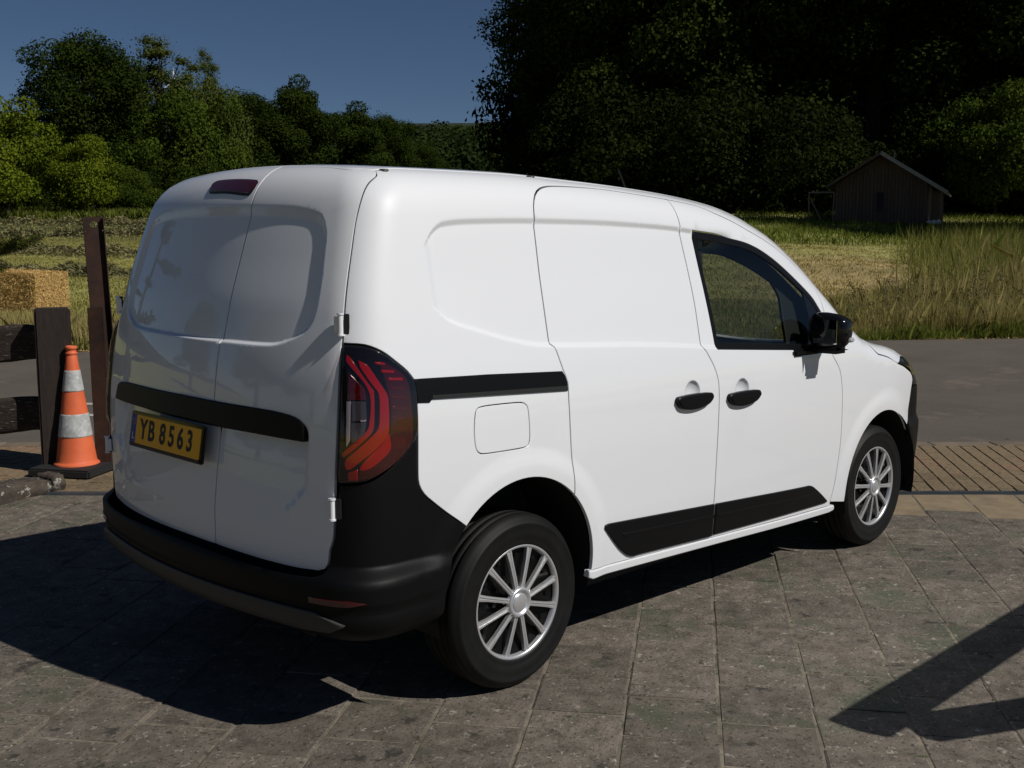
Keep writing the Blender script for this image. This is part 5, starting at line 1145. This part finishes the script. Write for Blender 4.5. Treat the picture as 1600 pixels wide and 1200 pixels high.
tt = Nn; w_ = np.cross(tt, [0, 0, 1.]); w_ /= np.maximum(np.linalg.norm(w_, axis=1), 1e-6)[:, None]; L1 = r.uniform(.016, .028, (len(Pn), 1)); V = np.stack([Pn-w_*.0026, Pn+w_*.0026, Pn+tt*L1], 1).reshape(-1, 3); nn = len(Pn)
me = bpy.data.meshes.new('needles'); me.vertices.add(3*nn); me.vertices.foreach_set('co', V.ravel().astype(np.float32)); me.loops.add(3*nn); me.loops.foreach_set('vertex_index', np.arange(3*nn, dtype=np.int32)); me.polygons.add(nn); me.polygons.foreach_set('loop_start', np.arange(0, 3*nn, 3, dtype=np.int32)); me.materials.append(M['spruce']); me.update(calc_edges=True); obj('needles', me, sp)
# ------------------------------------------------------------------ hut
hx, hy, hz = at(1368, 46); hz = 1.64+25/FPX*46; hut = empty('garden_hut', (hx, hy, hz), VA-.40); hut.scale = (.92, .92, .98); tag(hut, 'weathered wooden hut with a gabled grey roof in front of the dark wood', 'hut')
w2, eh, rh, dp = 1.95, 1.70, 2.85, 5.0
bw = .15; i = 0
x = -w2
while x < w2-.01:       # gable boards
    x1 = min(x+bw, w2); za = lambda q: rh-(rh-eh)*abs(q)/w2-.04
    if not (-.22 < (x+x1)/2 < .18):
        m_ = MB(); zz = [za(x+.008), za(x1-.008)]; m_.add([(x+.008, 0, -.6), (x1-.008, 0, -.6), (x1-.008, 0, zz[1]), (x+.008, 0, zz[0]), (x+.008, .03, -.6), (x1-.008, .03, -.6), (x1-.008, .03, zz[1]), (x+.008, .03, zz[0])], [(0, 1, 2, 3), (5, 4, 7, 6), (1, 5, 6, 2), (4, 0, 3, 7), (3, 2, 6, 7)]); m_.build('board', M['hut'], hut)
    else:
        for lo, hi in ((-.6, .42), (1.30, None)):
            z1 = [za(x+.008), za(x1-.008)] if hi is None else [hi, hi]; m_ = MB(); m_.add([(x+.008, 0, lo), (x1-.008, 0, lo), (x1-.008, 0, z1[1]), (x+.008, 0, z1[0]), (x+.008, .03, lo), (x1-.008, .03, lo), (x1-.008, .03, z1[1]), (x+.008, .03, z1[0])], [(0, 1, 2, 3), (5, 4, 7, 6), (1, 5, 6, 2), (4, 0, 3, 7), (3, 2, 6, 7)]); m_.build('board', M['hut'], hut)
    x = x1
m_ = MB(); m_.prism([(-w2+.01, -.6), (w2-.01, -.6), (w2-.01, eh-.06), (0, rh-.10), (-w2+.01, eh-.06)], -dp, -.04, R=Matrix(((1, 0, 0), (0, 0, -1), (0, 1, 0)))); m_.build('wall', M['hut'], hut)
wn = MB(); wn.box((-.02, .012, .86), (.36, .02, .86)); wf = wn.build('window', M['hut_glass'], hut)
m_ = MB(); [m_.box(c_, s_) for c_, s_ in (((-.02, -.005, 1.31), (.46, .05, .05)), ((-.02, -.005, .41), (.46, .05, .05)), ((-.22, -.005, .86), (.05, .05, .85)), ((.18, -.005, .86), (.05, .05, .85)))]; m_.build('window_frame', M['hut'], wf)
sl = math.atan2(rh-eh, w2)
for s_ in (-1, 1):
    L_ = (w2+.85)/math.cos(sl) if s_ > 0 else (w2+.35)/math.cos(sl); R_ = Matrix.Rotation(s_*sl, 3, 'Y'); m_ = MB(); mid = Vector((s_*math.cos(sl)*L_/2, dp/2-.2, rh-math.sin(sl)*L_/2+.05)); m_.box(mid, (L_, dp+.9, .06), R=R_); m_.build('roof', M['hut_roof'], hut)
    m_ = MB(); m_.box(Vector((mid.x, -.66, mid.z-.03)), (L_, .03, .15 if s_ > 0 else .10), R=R_); m_.build('barge_board', M['barge'] if s_ > 0 else M['hut'], hut)  # right board coloured pale as the lit roof side, left board kept dark
m_ = MB(); m_.tube([(.35, 2.2, rh-.15), (.35, 2.2, rh+.25)], .03, 8); m_.build('flue', M['hut_roof'], hut)
for x, y in ((2.55, .1), (2.55, 2.0), (2.1, .1)): m_ = MB(); m_.box((x, y, .45), (.07, .07, 2.0)); m_.build('porch_post', M['lit_pale_wood'], hut)
m_ = MB(); m_.box((2.32, .6, .50), (.42, .03, 1.7)); m_.build('porch_panel', M['lit_pale_wood'], hut)
m_ = MB(); m_.box((-2.55, .6, 1.32), (1.15, 1.6, .05)); m_.build('lean_to_roof', M['hut_roof'], hut)
for a_, b_ in (((-3.1, 0, -.5), (-3.1, 0, 1.3)), ((-2.05, 0, -.5), (-2.0, 0, 1.3)), ((-3.05, 0, 1.1), (-2.3, 0, -.3))): m_ = MB(); m_.tube([a_, b_], .035, 6); m_.build('lean_to_post', M['lit_pale_wood'], hut)
px_ = at(1452, 44.5); m_ = MB()
for k in range(3): 
    bm = bmesh.new(); bmesh.ops.create_icosphere(bm, subdivisions=2, radius=.10); 
    V = [(v.co.x*1.2+px_[0]+rt[0]*(k-1)*.19, v.co.y+px_[1]+rt[1]*(k-1)*.19, max(v.co.z, -.08)*(.8+.2*k%2)+hz+.02) for v in bm.verts]; bm.verts.index_update(); m2 = MB(); m2.add(V, [tuple(v.index for v in f.verts) for f in bm.faces], True); bm.free()
    tag(m2.build('white_sack', M['white_bag']), ['white sack left of three at the hut corner', 'white sack in the middle of three at the hut corner', 'white sack right of three at the hut corner'][k], 'sack', 'white sacks at the hut corner')
# ------------------------------------------------------------------ wind turbine
D_ = 2500; p = CAM[:2]+D_*(fw[:2]/np.linalg.norm(fw[:2])+(286-800)/FPX*rt[:2]); hubz = 1.64+237/FPX*D_; gz = float(H(*p)); wt = empty('wind_turbine', (p[0], p[1], gz), VA+.2); tag(wt, 'white wind turbine far away behind the trees, two blades showing', 'wind turbine')
m_ = MB(); m_.tube([(0, 0, -5), (0, 0, hubz-gz)], [2.3, 1.3], 16); m_.build('tower', M['turbine'], wt)
m_ = MB(); m_.box((0, 2.5, hubz-gz+1), (3.4, 9, 3.4), bev=.8); m_.build('nacelle', M['turbine'], wt)
for k in range(3):
    t = math.radians(92+120*k+0); d_ = Vector((math.cos(t), 0, math.sin(t))); pp = Vector((-d_.z, 0, d_.x)); c_ = Vector((0, -3, hubz-gz+1)); m_ = MB(); V = []
    for q, w_ in ((0, 1.8), (.12, 4.2), (.5, 3.0), (1, .8)): b_ = c_+d_*29*q; V += [b_-pp*w_*.6, b_+Vector((0, -.3, 0)), b_+pp*w_*.6, b_+Vector((0, .3, 0))]
    m_.add(V, [(i*4+j, i*4+(j+1) % 4, (i+1)*4+(j+1) % 4, (i+1)*4+j) for i in range(3) for j in range(4)]); m_.build('blade', M['turbine'], wt)
# ------------------------------------------------------------------ unseen timber barrier, shape guessed, added on the right for its shadow on the paving
hB = .95; br_ = empty('shadow_barrier', (3.4, -3.1, 0)); tag(br_, 'dark timber barrier, unseen and of guessed shape, placed so its shadow slants over the right paving', 'barrier')
o3 = Vector((3.4, -3.1, 0)); m_ = MB(); m_.box(Vector((.857+1.85, -1.925-hB, hB))-o3, (3.7, .13, .11), bev=.01); m_.build('rail', M['wood'], br_)
a_ = math.atan2(-.46, .86); c_ = Vector((.72+.27*hB, -1.99-hB-.02, hB-.05)); dv_ = Vector((math.cos(a_), math.sin(a_), 0)); m_ = MB(); m_.box(c_+dv_*1.7-o3, (3.4, .19, .05), R=rotz(a_), bev=.008); m_.build('rail', M['wood'], br_)
for q in ((4.3, -1.925-hB), (3.7, -4.4)): m_ = MB(); m_.box(Vector((*q, hB/2-.03))-o3, (.12, .12, hB+.1), bev=.008); m_.build('post', M['wood'], br_)
m_ = MB(); m_.box(Vector((4.0, (-1.925-hB-4.4)/2, .5))-o3, (.06, 1.7, .10), R=rotz(-.38)); m_.build('brace', M['wood'], br_)
r = np.random.default_rng(77); n = 2600; px = np.concatenate([r.uniform(1400, 1680, n//2), r.uniform(-40, 260, n//2)]); q = -np.abs(r.normal(0, .16, n))+.08; s_ = -(px-800)/FPX; d = 13.+q
for _ in range(4): a_ = AC+s_*(d-DC); d = edge_d(a_)+q
x, y = xy(d, a_); me = leaves_mesh('straw_litter', np.stack([x, y, r.uniform(.006, .02, n)], 1), np.tile([0, 0, 1.5], (n, 1)), .035, M['straw_b'], asp=.12, droop=0, seed=5); tag(obj('straw_litter', me), kind='stuff')
